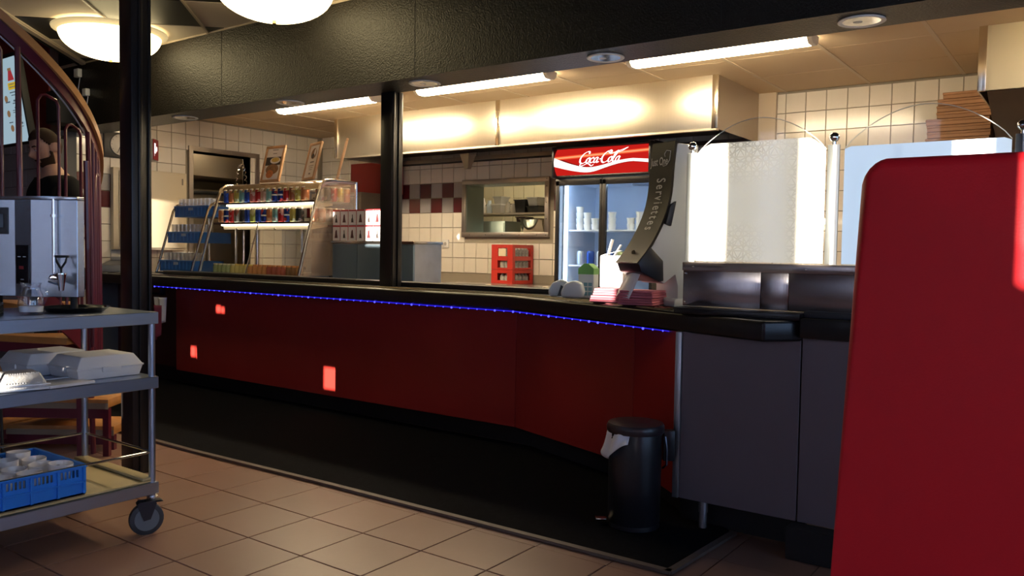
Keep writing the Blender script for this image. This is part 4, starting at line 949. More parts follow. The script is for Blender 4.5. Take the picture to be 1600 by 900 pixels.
# pink napkin packs
pk=M('pink_napkins',(.55,.16,.22),.75,bump=.4,bscale=60)
for i,(x,y,rz,l) in enumerate(((-1.86,3.36,.25,'pink napkin pack lying on the counter, bottom left of the pile'),(-1.665,3.285,.1,'pink napkin pack on the counter under the dispenser mouth'),(-1.85,3.37,.28,'pink napkin pack on top of the left pack'),(-1.66,3.285,.05,'upper pink napkin pack below the hanging white napkin'))):
    z=.869 if i<2 else .902
    o=thing('napkin_pack',l,'napkins',(x,y,z),rz,group=None); 
    for k in range(3): build('fold',G().box(-.082+.003*k,.082-.002*k,-.08,.08,.0105*k,.0105*k+.0098),pk,o,local=True,bevel=.004)
# white napkin stack, sunlit
o=thing('napkin_holder','stack of white napkins standing in the sun beside the dispenser','napkins',(-1.885,3.42,.934),.3)
build('stack',G().box(-.055,.055,-.04,.04,.0,.15),paper,o,local=True,bevel=.006)
build('loose_sheet',G().obox((-.05,-.03,.15),(.08,0,.02),(0,.05,.0),(.01,0,.004)).obox((-.03,-.01,.15),(.02,0,.075),(0,.05,0),(.004,0,0)).obox((.0,.0,.15),(.03,0,.05),(0,.04,0),(.004,0,0)),paper,o,local=True)
# drinks carton
o=thing('juice_carton','white carton with green top and blue print on the counter behind the napkins','carton',(-2.16,3.66,.864),.15)
cm_=M('carton_bluewhite',(.6,.68,.75),.4)
build('body',G().box(-.042,.042,-.035,.035,0,.15),cm_,o,local=True,bevel=.003)
build('gable',G().prism([(-.042,0),(.042,0),(.012,.025),(-.012,.025)],(0,-.035,.15),(1,0,0),(0,0,1),(0,.07,0)),M('carton_green',(.15,.42,.12),.4),o,local=True)
build('print',G().box(-.043,.043,-.036,.036,.12,.15),M('carton_green'),o,local=True)
g=G()
for r in range(3):
    for c in range(3): g.box(-.036+.025*c,-.016+.025*c,-.0362,-.0352,.012+.024*r,.03+.024*r)
build('print',g,M('carton_print_blue',(.15,.35,.5),.4),o,local=True)
# card terminals
for i,(x,y,rz,l) in enumerate(((-2.30,3.60,.5,'pale blue grey card terminal on the counter, left of the pair'),(-2.175,3.53,.35,'pale card terminal shell on the counter, right of the pair'))):
    o=thing('card_terminal',l,'card terminal',(x,y,.867),rz)
    P=[(-.05,0),(.05,0),(.062,.03),(.05,.075),(.01,.088),(-.035,.07),(-.055,.03)]
    build('shell',G().prism(P,(0,-.035,0),(1,0,0),(0,0,1),(0,.07,0)),M('terminal_blue_grey',(.5,.58,.66),.35),o,local=True,bevel=.012,seg=3)
    if i==0: build('dark_inset',G().prism([(-.005,.004),(.045,.006),(.052,.03),(.012,.06)],(0,-.0375,0),(1,0,0),(0,0,1),(0,.004,0)),M('terminal_dark',(.03,.04,.06),.3),o,local=True)
# ================================================================== WASTE BIN
bc=(-1.49,2.915)
t=thing('pedal_bin','black cylindrical pedal bin with white liner in front of the red panel','bin',(*bc,.013))
bm_=M('bin_black',(.014,.014,.018),.32)
build('body',G().lathe([(.098,.0),(.102,.003),(.1,.02),(.103,.025),(.105,.375),(.103,.38)],(*bc,.013),36),bm_,t)
build('lid',G().lathe([(.112,.378),(.114,.383),(.114,.402),(.108,.413),(.06,.42),(.001,.422)],(*bc,.013),36),M('bin_lid_black',(.03,.02,.024),.3),t)
build('hinge',G().box(bc[0]+.09,bc[0]+.135,bc[1]+.045,bc[1]+.085,.28,.4,rz=.6),bm_,t,bevel=.004)
build('handle',G().tube([(bc[0]+.115,bc[1]+.03,.38),(bc[0]+.125,bc[1]+.025,.33),(bc[0]+.125,bc[1]+.025,.27),(bc[0]+.1,bc[1]+.045,.25)],.004,6),M('dark_metal',(.1,.1,.12),.25,1),t)
build('pedal',G().box(bc[0]-.135,bc[0]-.09,bc[1]-.085,bc[1]-.045,.03,.038,rz=.65),ssc,t,bevel=.002)
def bag(a,b):
    an=R(165)+a*R(120); r=.108+.018*b+.006*math.sin(a*17+b*3)+.012*b*math.sin(a*9); dr=b*(.03+.085*max(0,math.sin(math.pi*(1-a)*.9))**1.5)
    an0=an; return Vector((bc[0]+r*math.cos(an0),bc[1]+r*math.sin(an0),.395-dr))
build_b=sheetobj('liner',bag,26,8,M('white_bag_plastic',(.85,.87,.95),.35),t,.0008,label='white plastic bin liner hanging over the rim')
# ================================================================== RED SEAT
t=thing('booth_seat','tall red vinyl booth seat back filling the right foreground','seat',(.35,1.05,0))
rv=M('red_vinyl',(.55,.012,.022),.5,bump=.12,bscale=400,spec=.25)
build('backrest',G().prism([(-.262,.5),(-.262,.5),(-.233,1.19),(-.215,1.2085),(1.0,1.2085),(1.0,.5)],(0,1.0,0),(1,0,0),(0,0,1),(0,.11,0)),rv,t,bevel=.014,seg=4,smooth=60)
build('seat_cushion',G().box(-.24,1.0,1.12,1.6,.36,.46),rv,t,bevel=.03,seg=4)
build('base',G().box(-.23,1.0,1.03,1.55,.003,.36).box(-.262,1.0,1.01,1.1,.003,.52),blackmatte,t)
# ================================================================== TROLLEY
TX0,TX1,TY0,TY1=-3.45,-2.905,.84,1.735
t=thing('serving_trolley','steel three shelf serving trolley on castors at the left','trolley',((TX0+TX1)/2,(TY0+TY1)/2,0))
ts=M('trolley_steel',(.42,.49,.62),.3,.95,brush=(60,2,60),bump=.06,bscale=6,var=.08)
def tray_(z,mat,n):
    g=G().box(TX0,TX1,TY0,TY1,z-.004,z).box(TX1-.004,TX1,TY0,TY1,z-.045,z).box(TX0,TX0+.004,TY0,TY1,z-.045,z).box(TX0,TX1,TY1-.004,TY1,z-.045,z).box(TX0,TX1,TY0,TY0+.004,z-.045,z)
    return build(n,g,mat,t,bevel=.002,seg=1)
tray_(.845,ts,'shelf'); tray_(.6,ts,'shelf'); tray_(.195,ts,'shelf')
build('shelf_board',G().box(TX0+.01,TX1-.01,TY0+.01,TY1-.01,.196,.204),M('yellowish_board',(.5,.4,.2),.5,var=.15),t,bevel=.003)
build('shelf_board',G().box(TX0+.01,TX1-.01,TY1-.06,TY1-.012,.204,.216),M('yellowish_board'),t,bevel=.004)
lx=[TX0+.02,TX1-.018]; ly=[TY0+.02,TY1-.018]
for x in lx:
    for y in ly:
        build('leg',G().cyl((x,y,.135),(x,y,.845-.045 if True else .8),.0125,16),ts,t)
for pa,pb in (((lx[1],ly[0],.31),(lx[1],ly[1],.31)),((lx[0],ly[0],.31),(lx[0],ly[1],.31)),((lx[0],ly[1],.31),(lx[1],ly[1],.31)),((lx[0],ly[0],.31),(lx[1],ly[0],.31))):
    build('guard_rod',G().cyl(pa,pb,.005,10),M('polished_rod',(.6,.62,.66),.15,1),t)
gryw=M('grey_tyre',(.05,.055,.065),.5); hub=M('grey_hub',(.16,.19,.22),.4)
for x in lx:
    for y in ly:
        a=R(-20) if x>-3 else R(35); dx,dy=math.cos(a),math.sin(a); cx,cy=(x+.01,y-.03) if x>-3 else (x+.05,y-.05)
        ax=Vector((dx,dy,0)); c=Vector((cx,cy,.0625))
        cs=build('castor',G().cyl((x,y,.128),(x,y,.14),.021,16).cyl((x,y,.118),(x,y,.128),.024,16),chrome,t)
        g=G().cyl(c-ax*.014,c+ax*.014,.0618,28); build('wheel',g,gryw,cs,bevel=.006)
        build('hub',G().cyl(c-ax*.0155,c+ax*.0155,.044,24).cyl(c-ax*.019,c+ax*.019,.008,10),hub,cs)
        v=ax.cross(Vector((0,0,1)))
        for s_ in (-1,1):
            q=c+ax*.02*s_
            build('fork',G().prism([(-.012,0),(.012,-.004),(.034,.06),(.026,.068),(-.028,.068),(-.034,.058)],q-ax*.0015,v,(0,0,1),ax*.003),M('fork_dark',(.06,.06,.07),.35,.8),cs)
        build('brake_tab',G().obox(c+Vector((0,0,.06))-v*.06-ax*.02,v*.05,ax*.035,Vector((0,0,.008))+v*.01),blackmatte,cs,bevel=.002)
# blue crate and mugs
KX0,KX1,KY0,KY1=-3.315,-2.925,.92,1.465
t=thing('blue_crate','blue lattice plastic crate of white mugs on the lowest trolley shelf','crate',(-3.12,1.2,.205))
bz0,bz1=.206,.312
cb_=M('crate_blue',(.02,.23,.85),.38)
holesY=[(KY0+.02+.088*i+.0132*j,KY0+.02+.088*i+.0132*j+.0085,.272,.298) for i in range(6) for j in range(5)]
g=wall_cells(G(),'x',KX1-.005,KX1,KY0,KY1,bz0,bz1,holesY+[]); g=wall_cells(g,'x',KX0,KX0+.005,KY0,KY1,bz0,bz1,holesY)
hx=[(KX0+.05+.016*i,KX0+.059+.016*i,.275,.298) for i in range(4)]+[(KX0+.2+.016*i,KX0+.209+.016*i,.275,.298) for i in range(4)]
g=wall_cells(g,'y',KY1-.005,KY1,KX0,KX1,bz0,bz1,hx); g=wall_cells(g,'y',KY0,KY0+.005,KX0,KX1,bz0,bz1,hx)
build('wall',g,cb_,t,smooth=0); build('base',G().box(KX0,KX1,KY0,KY1,bz0,bz0+.006),cb_,t)
g=G().box(KX0-.006,KX1+.006,KY1-.004,KY1+.008,bz1-.008,bz1).box(KX0-.006,KX1+.006,KY0-.008,KY0+.004,bz1-.008,bz1).box(KX1-.006,KX1+.008,KY0,KY1,bz1-.008,bz1).box(KX0-.008,KX0+.006,KY0,KY1,bz1-.008,bz1)
build('rim',g,cb_,t,bevel=.002)
g=G().box(KX1,KX1+.006,KY0,KY1,bz0+.045,bz0+.051)
for i in range(7): g.box(KX1,KX1+.006,KY0+.004+.0885*i,KY0+.012+.0885*i,bz0+.004,bz1-.008)
for i in range(5): g.box(KX0+.005+.093*i,KX0+.013+.093*i,KY1,KY1+.006,bz0+.004,bz1-.008)
build('rib',g,cb_,t,bevel=.001,seg=1,kind='stuff')
mug=M('mug_white',(.74,.72,.72),.15,coat=.4)
def mugo():
    o=thing('mug','x','mug',(0,0,0))
    build('cup',G().lathe([(.001,0),(.026,0),(.032,.006),(.038,.035),(.0405,.094),(.0395,.097),(.038,.094),(.0355,.035),(.028,.01),(.001,.009)],(0,0,0),28,cap=False),mug,o,local=True)
    build('handle',G().tube(cr([(.037,0,)[:1]+(.062,),(.056,.062),(.064,.045),(.058,.026),(.037,.02)],4) and [(x,0,z) for x,z in cr([(.036,.078),(.055,.079),(.064,.055),(.056,.032),(.035,.024)],4)],.0045,8),mug,o,local=True); return o
m0=mugo(); k=0
mrow=[('nearest the right crate wall',-2.978),('second from the right crate wall',-3.066),('third from the right crate wall',-3.16),('along the left crate wall',-3.256)]
for r,(rn,x) in enumerate(mrow):
    for c in range(5):
        y=1.40-.098*c-(.02 if r%2 else 0)
        if y<.955: continue
        o=m0 if k==0 else clone(m0); k+=1
        o.location=(x+random.uniform(-.004,.004),y,.213+(.012 if (r+c)%3==0 else 0)); o.rotation_euler=(random.uniform(-.06,.06),random.uniform(-.06,.06),(random.uniform(1.8,4.4) if r==0 else random.uniform(0,6.28)))
        o['label']='white mug in blue crate, %s from far end, row %s'%(ORD[c],rn); o['category']='mug'; o['group']='white mugs in the blue crate'
for c,(x,y) in enumerate(((-3.02,1.16),(-3.11,1.08))):
    o=clone(m0); o.location=(x,y,.313); o.rotation_euler=(0,0,-.6+c); o['label']='white mug stacked on top of the others, %s'%('nearer the crate edge' if c==0 else 'further in'); o['category']='mug'; o['group']='white mugs in the blue crate'
# clamshell boxes
foam=M('white_foam',(.72,.73,.76),.65,bump=.15,bscale=300)
def clam(x,y,rz,label,z=.6):
    o=thing('takeaway_box',label,'box',(x,y,z),rz); a,b=.112,.125
    def fr(z0,z1,s0,s1): return G().add([(-a*s0,-b*s0,z0),(a*s0,-b*s0,z0),(a*s0,b*s0,z0),(-a*s0,b*s0,z0),(-a*s1,-b*s1,z1),(a*s1,-b*s1,z1),(a*s1,b*s1,z1),(-a*s1,b*s1,z1)],[(0,1,2,3),(4,5,6,7),(0,1,5,4),(1,2,6,5),(2,3,7,6),(3,0,4,7)])
    build('tray',fr(.001,.040,.92,1.0),foam,o,local=True,bevel=.003,seg=2)
    build('lid',fr(.044,.084,1.0,.80),foam,o,local=True,bevel=.004,seg=3)
    build('rim',G().box(-a-.003,a+.003,-b-.003,b+.003,.038,.0455),foam,o,local=True,bevel=.003)
    build('latch',G().box(a,a+.008,-.035,.035,.026,.046),foam,o,local=True,bevel=.003)
    build('latch',G().box(-a*.3,a*.3,-b-.008,-b,.026,.046),foam,o,local=True,bevel=.003)
clam(-3.10,1.595,.0,'white foam takeaway box near the right end of the middle trolley shelf')
clam(-3.325,1.52,.02,'white foam takeaway box behind, further back on the middle shelf')
o=thing('foam_tray','flat open grey white foam lid on the middle trolley shelf beside the foil trays','lid',(-2.985,1.40,.6),.1)
build('sheet',G().box(-.075,.075,-.07,.095,.001,.008),foam,o,local=True,bevel=.003); build('lip',G().box(-.078,.078,-.073,-.066,.001,.012).box(.071,.078,-.07,.09,.001,.012).box(-.078,-.071,-.07,.09,.001,.012),foam,o,local=True,bevel=.002)
foil=M('aluminium_foil',(.85,.87,.9),.35,.6,bump=.9,bscale=90)
for i,(z,l) in enumerate(((.601,'lower of two nested upturned foil trays on the middle trolley shelf'),(.615,'upper of two nested upturned foil trays on the middle trolley shelf'))):
    o=thing('foil_tray',l,'tray',(-2.985,1.275,z),-.15)
    a0,b0,a1,b1=.06,.07,.042,.05
    g=G().add([(-a0,-b0,.006),(a0,-b0,.006),(a0,b0,.006),(-a0,b0,.006),(-a1,-b1,.046),(a1,-b1,.046),(a1,b1,.046),(-a1,b1,.046)],[(4,5,6,7),(0,1,5,4),(1,2,6,5),(2,3,7,6),(3,0,4,7)])
    build('pan',g,foil,o,local=True,bevel=.006,seg=3)
    build('rim',G().box(-a0-.008,a0+.008,-b0-.008,b0+.008,0,.008),foil,o,local=True,bevel=.003)
    g=G()
    for k in range(14): g.sphere((a1*.98+.002,-.045+.007*k,.044),.0022,6,4); g.sphere((a0*.96,-.055+.0085*k,.013),.0022,6,4)
    build('crimp',g,foil,o,local=True,kind='stuff')
# jug
o=thing('milk_jug','small glass milk jug with a little milk on the trolley top','jug',(-3.075,1.355,.8455))
gj=glassm('jug_glass',(.95,.97,1),.14)
jp_=[(.0,.002),(.036,.002),(.041,.01),(.0425,.035),(.038,.06),(.03,.078),(.029,.09),(.033,.1),(.031,.1),(.027,.09),(.028,.078),(.036,.06),(.0405,.035),(.038,.012),(.0,.008)]
jp_=[(r,z*1.12) for r,z in jp_]
build('body',G().lathe(jp_,(-3.075,1.355,.8455),32,cap=False),gj,o)
build('milk',G().cyl((-3.075,1.355,.856),(-3.075,1.355,.874),.036,28,.0385),M('milk',(.85,.83,.8),.4),o)
build('handle',G().tube([(-3.075+.81*a,1.355+.586*a,.8455+b) for a,b in cr([(.032,.095),(.05,.09),(.056,.065),(.042,.035)],5)],.004,8),gj,o)
build('spout',G().tube([(-3.075-.81*.030,1.355-.586*.030,.95),(-3.075-.81*.042,1.355-.586*.042,.957)],.006,8),gj,o)
# round black tray under the tap
o=thing('round_tray','round black tray lying on the trolley top under the urn tap','tray',(-3.115,1.53,.845))
build('dish',G().lathe([(.001,.001),(.095,.001),(.112,.018),(.117,.019),(.112,.014),(.097,.006),(.001,.005)],(-3.115,1.53,.845),40,cap=False),M('tray_black_gloss',(.01,.01,.012),.12),o)
# dark bowl with white cloth, left edge
o=thing('wire_basket','dark basket with crumpled white cloth at the left end of the trolley top','basket',(-3.14,1.235,.845))
g=G()
for k in range(7): a=k/7*6.28; g.tube([(-3.14+.05*math.cos(q),1.235+.05*math.sin(q),.85+.006*k) for q in [i/20*6.28 for i in range(20)]],.003,5,True)
build('basket',g,M('dark_wire',(.02,.02,.02),.4),o)
build('cloth',G().lathe([(.001,.02),(.03,.02),(.042,.045),(.03,.075),(.012,.09),(.001,.092)],(-3.14,1.235,.845),9,sx=1.1,sy=.8),M('white_cloth',(.75,.78,.85),.8,bump=.8,bscale=30),o)
# ================================================================== HOT DRINKS URN
t=thing('water_urn','faceted stainless steel hot water urn with tap standing on the trolley','urn',(-3.25,1.55,.845))
us=M('urn_steel',(.52,.56,.62),.27,.95,brush=(2,2,90),bump=.05,bscale=8,var=.06)
er=Vector((.81,.586,0)); ef=Vector((-.585,.81,0)); U0=Vector((-3.105,1.532,0))  # front facet right corner
def up(a,b): return U0+er*a+ef*b     # a along image right, b away
poly=[(0,0),(-.172,0),(-.25,.03),(-.42,.03),(-.60,.26),(-.13,.27),(-.095,.22),(.002,.045)]
pp=[up(a,b) for a,b in poly]
g=G().prism([(p.x,p.y) for p in pp],(0,0,.898),(1,0,0),(0,1,0),(0,0,.362)); build('body',g,us,t,bevel=.002,seg=1,smooth=20)
pp2=[up(a*1.0+(.004 if a>-.2 else -.004),b-(.006 if b<.1 else -.006)) for a,b in poly]
build('lid',G().prism([(p.x,p.y) for p in pp2],(0,0,1.26),(1,0,0),(0,1,0),(0,0,.012)),M('urn_lid_steel',(.6,.63,.67),.2,1),t,bevel=.002)
pc=(up(-.176,.0),up(-.248,.028)); d_=(pc[1]-pc[0]); nrm=Vector((d_.y,-d_.x,0)).normalized(); 
if nrm.dot(ef)>0: nrm=-nrm
q=build('control_panel',G().obox(pc[0]+d_*.08+Vector((0,0,.945)),d_*.84,nrm*.003,(0,0,.145)),M('panel_black_gloss',(.012,.012,.014),.15),t)
build('indicator',G().obox(pc[0]+d_*.4+nrm*.003+Vector((0,0,1.0)),d_*.3,nrm*.001,(0,0,.012)),M('indicator_red',(.25,.02,.02),.3),q)
build('marking',G().obox(pc[0]+d_*.25+nrm*.003+Vector((0,0,1.045)),d_*.18,nrm*.001,(0,0,.003)).obox(pc[0]+d_*.6+nrm*.003+Vector((0,0,1.045)),d_*.18,nrm*.001,(0,0,.003)).obox(pc[0]+d_*.4+nrm*.003+Vector((0,0,.96)),d_*.2,nrm*.001,(0,0,.003)),M('print_silver'),q)
q=build('display_panel',G().obox(up(-.275,.028)+Vector((0,0,1.13)),-er*.08,-ef*.003,(0,0,.1)),M('panel_black_gloss'),t)
build('screen',G().obox(up(-.29,.024)+Vector((0,0,1.155)),-er*.05,-ef*.001,(0,0,.05)),M('display_grey',(.1,.12,.14),.2),q)
s0=up(-.078,-.018)
build('sight_tube',G().cyl(s0+Vector((0,0,.975)),s0+Vector((0,0,1.262)),.0055,12),chrome,t)
build('tube_clamp',G().cyl(s0+Vector((0,0,1.195)),s0+Vector((0,0,1.205)),.011,12).obox(s0+Vector((-.003,-.003,1.196)),ef*.02,er*.006,(0,0,.008)),chrome,t)
tp=build('tap',G().cyl(up(-.085,0)+Vector((0,0,.965)),up(-.06,-.055)+Vector((0,0,.965)),.013,16).sphere(s0+Vector((0,0,.968)),.018,16,10).cyl(up(-.04,-.05)+Vector((0,0,.955)),up(-.075,-.05)+Vector((0,0,.965)),.012,14),chrome,t)
c=up(-.032,-.052)
build('spout',G().cyl(c+Vector((0,0,.925)),c+Vector((0,0,.985)),.0085,16,.017).cyl(c+Vector((0,0,.985)),c+Vector((0,0,.99)),.019,16),chrome,tp)
hh=[c+Vector((0,0,.99)),c+Vector((0,0,1.005)),c-er*.016+Vector((0,0,1.03)),c-er*.02+Vector((0,0,1.048)),c+er*.02+Vector((0,0,1.05)),c+er*.016+Vector((0,0,1.03)),c+Vector((0,0,1.008))]
build('lever',G().tube(hh,.0042,8).obox(c-er*.024+Vector((0,0,1.046)),er*.048,ef*.01,(0,0,.009)),blackmatte,tp)
for a,b in ((-.03,.03),(-.2,.06),(-.38,.07),(-.12,.2),(-.4,.17)): build('foot',G().cyl(up(a,b)+Vector((0,0,.845)),up(a,b)+Vector((0,0,.9)),.013,12),blackmatte,t)
# ================================================================== SPIRAL STAIR
SCN=Vector((-4.673,1.806,0)); SR=.555
def sp(deg,z,r=SR):
    a=R(deg); return SCN+r*(math.cos(a)*er+math.sin(a)*ef)+Vector((0,0,z))
zr=lambda ph:1.735-ph*.0080
t=thing('spiral_stair','dark red spiral staircase with wooden treads and wood capped handrail behind the trolley','staircase',(SCN.x,SCN.y,0))
ph=list(range(-128,62,4))
build('centre_post',G().cyl(SCN,SCN+Vector((0,0,3.2)),.05,24),maroon,t)
# handrail : wood cap outside, maroon band below
def ribbon(f_in,f_out,zlo,zhi,phs):
    g=G(); vs=[]
    for p in phs: vs+=[sp(p,zr(p)+zlo,f_in),sp(p,zr(p)+zlo,f_out),sp(p,zr(p)+zhi,f_out),sp(p,zr(p)+zhi,f_in)]
    n=len(phs); fs=[(0,1,2,3),tuple((n-1)*4+i for i in (3,2,1,0))]
    for i in range(n-1):
        for k in range(4): fs.append((i*4+k,i*4+(k+1)%4,(i+1)*4+(k+1)%4,(i+1)*4+k))
    return g.add(vs,fs)
build('handrail',ribbon(SR-.02,SR+.022,-.0,.045,ph),M('handrail_wood',(.5,.24,.08),.35,var=.3,vscale=15),t,label='varnished wooden handrail',bevel=0,smooth=60)
build('rail_band',ribbon(SR-.006,SR+.006,-.06,.0,ph),maroon,t,smooth=60)
build('rail_cable',G().tube([sp(p,zr(p)-.07,SR-.012) for p in ph],.004,6),M('pale_cable',(.55,.57,.62),.3),t)
build('stringer',ribbon(SR-.008,SR+.004,-1.22,-1.08,[p for p in ph if p<60]),maroon,t,smooth=60)
for p in range(-124,60,42):
    build('baluster_post',G().tube([sp(p,zr(p)-.05),sp(p,zr(p)-1.15,SR+.02)],.013,10),maroon,t)
    for a,b in ((9,20),(24,35)):
        zt=zr(p+b)-.09
        P=[sp(p+a,zr(p+a)-1.12),sp(p+a,zt-.03),sp(p+a+1.5,zt-.006),sp(p+a+4,zt+.0),sp(p+b-4,zt-.01),sp(p+b-1.5,zt-.018),sp(p+b,zt-.045),sp(p+b,zr(p+b)-1.12)]
        build('baluster_hoop',G().tube(P,.0075,8),maroon,t)
tw=M('tread_wood',(.5,.22,.06),.4,var=.3,vscale=7,brush=(1,6,1),bump=.06)
twe=M('tread_edge_grey',(.3,.24,.17),.5)
def tread(p,z,w=30):
    g=G(); n=5
    pts=[sp(p-w/2+w*i/n,0,SR-.012) for i in range(n+1)]+[sp(p+w/2,0,.07),sp(p-w/2,0,.07)]
    o=build('tread',g.prism([(q.x,q.y) for q in pts],(0,0,z-.035),(1,0,0),(0,1,0),(0,0,.035)),[tw],t,bevel=.004)
    pts2=[sp(p-w/2+1+(w-2)*i/n,0,SR-.03) for i in range(n+1)]+[sp(p+w/2-1,0,.08),sp(p-w/2+1,0,.08)]
    build('tread_support',G().prism([(q.x,q.y) for q in pts2],(0,0,z-.085),(1,0,0),(0,1,0),(0,0,.05)),maroon,o)
k=0
for p in range(-125,90,25):
    z=.63-p*.0072
    if z<.1: break
    tread(p,z); 
tread(85,.14,30)
# low landing steps at the foot, seen between the trolley shelves
for i,(d,z,x0,x1) in enumerate(((.02,.13,-.55,.62),(-.12,.30,-.6,.66),(-.26,.47,-.6,.6))):
    c=SCN+ef*(.12+d*1.0)
    o=build('step',G().obox(c+er*x0+Vector((0,0,z-.045)),er*(x1-x0),ef*.26,(0,0,.045)),tw,t,bevel=.004)
    build('step_edge',G().obox(c+er*x0-ef*.004+Vector((0,0,z-.05)),er*(x1-x0),ef*.004,(0,0,.03)),twe,o)
    build('step_frame',G().obox(c+er*x0+Vector((0,0,z-.1)),er*(x1-x0),ef*.03,(0,0,.052)).obox(c+er*(x1-.03)+Vector((0,0,0.003)),er*.03,ef*.03,(0,0,z-.1)),maroon,o)
build('lower_post',G().tube([sp(0,1.52),sp(2,.62),sp(6,.003)],.014,8),maroon,t)
for p in (3,8,13,18,24): build('lower_baluster',G().tube([sp(p,zr(p)-.05),sp(p,.42,SR+.005)],.009,8),maroon,t)
# cable loop hanging near the stair
o=build('power_cable',G().tube(cr([(-3.62,1.1,.45),(-3.66,1.22,.60),(-3.66,1.34,.70),(-3.66,1.42,.68),(-3.66,1.47,.6),(-3.66,1.49,.42),(-3.66,1.5,.01)],5),.006,8),blackmatte,None); o['label']='black power cable looping down behind the trolley'; o['category']='cable'
# ================================================================== MENU SCREEN
TVp=Vector((-7.27,2.93,1.87)); tilt=.17
t=thing('menu_screen','bright wall mounted menu screen with coloured blocks, behind the stair rail','screen',(-7.2,2.95,1.86))
u=Vector((1,-.03,0)).normalized(); v=Vector((.02,-math.sin(tilt),math.cos(tilt))).normalized(); nn_=u.cross(v)
W_,H_=.66,.62
build('casing',G().obox(TVp-u*.02-v*.02,u*(W_+.04),v*(H_+.05),-nn_*.05),blackmatte,t,bevel=.004)
scr=build('display',G().obox(TVp+nn_*.0005,u*W_,v*H_,nn_*.002),emitm('screen_pale_blue',(.42,.58,.68),.75),t)
def tv(a0,a1,b0,b1,m,th=.003): return build('screen_block',G().add([TVp+u*a+v*b+nn_*th for a,b in ((a0,b0),(a1,b0),(a1,b1),(a0,b1))],[(0,1,2,3)]),m,scr,smooth=0)
ey=emitm('screen_yellow',(.75,.5,.03),.7); er_=emitm('screen_red',(.45,.04,.05),.7); eg=emitm('screen_grey',(.12,.16,.2),.6); eb=emitm('screen_food',(.35,.2,.1),.6)
tv(.47,.62,.39,.44,ey); tv(.49,.59,.405,.41,eg,.004); tv(.495,.585,.425,.43,eg,.004)
build('screen_block',G().add([TVp+u*a+v*b+nn_*.003 for a,b in ((.485,.455),(.595,.455),(.565,.53),(.515,.53))],[(0,1,2,3)]),er_,scr,smooth=0)
tv(.51,.57,.525,.545,eb,.004)
for i,(a,b,w_2,h_) in enumerate(((.48,.365,.12,.008),(.50,.345,.09,.006),(.52,.30,.07,.014),(.5,.285,.1,.008),(.52,.25,.06,.012),(.48,.235,.13,.006),(.48,.22,.13,.006),(.5,.19,.12,.006),(.5,.13,.12,.014),(.5,.11,.12,.006),(.38,.3,.08,.01),(.38,.15,.07,.008))): tv(a,a+w_2,b,b+h_,eg)
for a,b in ((.40,.22),(.42,.11),(.40,.33)):
    build('screen_block',G().add([TVp+u*(a+.03*math.cos(q))+v*(b+.026*math.sin(q))+nn_*.003 for q in [i/12*6.283 for i in range(12)]],[tuple(range(12))]),eb,scr,smooth=0)
build('bracket',G().tube([TVp+u*.3+v*.05-nn_*.05,(-7.2,3.2,2.0),(-7.2,3.455,2.0)],.015,8),blackmatte,t)
# white boxes & cables on bulkhead
for x,z,w_2,l in ((-6.93,2.5,.06,'white round cornered alarm box high on the black bulkhead'),(-6.80,2.33,.05,'white socket box with plug on the black bulkhead')):
    o=thing('junction_box',l,'box',(x,3.45,z)); build('cover',G().box(x-w_2/2-.005,x+w_2/2+.005,3.415,3.453,z-w_2/2,z+w_2/2+.01),white,o,bevel=.006)
    build('cable',G().tube([(x+.005,3.448,z-w_2/2),(x-.02,3.446,z-.12),(x+.0,3.446,z-.16)],.004,6),M('pale_cable'),o)
o=thing('black_speaker','black box hanging in shadow on the bulkhead, above the man','speaker',(-7.1,3.38,2.1)); build('body',G().box(-7.2,-6.98,3.3,3.45,2.09,2.36),blackmatte,o,bevel=.01); build('grille',G().box(-7.18,-7.0,3.296,3.3,2.11,2.34),M('speaker_grille',(.02,.02,.025),.8),o)
# ================================================================== LEFT WALL FURNISHINGS
X=X_L
o=thing('wall_clock','round white clock on black square board, on the tiled wall left of the pillar','clock',(X,3.98,2.0))
build('board',G().box(X-.0,X+.03,3.83,4.12,1.885,2.11),M('clock_board',(.02,.02,.022),.4),o,bevel=.003)
build('face',G().cyl((X+.03,3.975,2.0),(X+.042,3.975,2.0),.095,36),M('clock_face',(.6,.57,.5),.4),o,bevel=.003)
g=G().obox((X+.0425,3.972,2.0),(0,.006,0),(0,-.03,-.075),(.001,0,0)).obox((X+.0425,3.972,1.998),(0,0,.006),(0,.05,.01),(.001,0,0))
build('hand',g,blackmatte,o)
g=G()
for k in range(12): a=k*R(30); g.obox((X+.0425,3.975+.082*math.sin(a)-.002,2.0+.082*math.cos(a)-.004),(0,.004,0),(0,0,.009),(.0006,0,0))
build('mark',g,blackmatte,o,kind='stuff')
o=thing('fire_sign','folded red fire equipment sign with white hose symbol on the left tiled wall','sign',(X+.05,4.27,1.9))
rs=M('fire_sign_red',(.36,.012,.02),.4)
p0=Vector((X+.09,4.255,1.895)); uu=Vector((-.085,.10,0)); 
build('panel',G().obox(p0,uu,(0,0,.19),(.004,.003,0)),rs,o)
build('panel',G().obox(p0,Vector((-.085,-.04,0)),(0,0,.19),(-.003,.004,0)),M('sign_back_cream',(.55,.5,.45),.5),o)
ud=uu.normalized(); nn_=Vector((ud.y,-ud.x,0)); 
if nn_.x<0: nn_=-nn_
def fs(a,b): return p0+ud*a+Vector((0,0,b))+nn_*.0052
wm=M('sign_white',(.75,.7,.68),.5)
g=G().add([fs(a,b) for a,b in ((.022,.06),(.06,.06),(.06,.155),(.022,.155))],[(0,1,2,3)]).add([fs(a,b) for a,b in ((.06,.085),(.075,.085),(.075,.07),(.1,.09),(.1,.12),(.075,.13),(.075,.105),(.06,.105))],[tuple(range(8))]).add([fs(a,b) for a,b in ((.028,.035),(.034,.035),(.034,.06),(.028,.06))],[(0,1,2,3)])
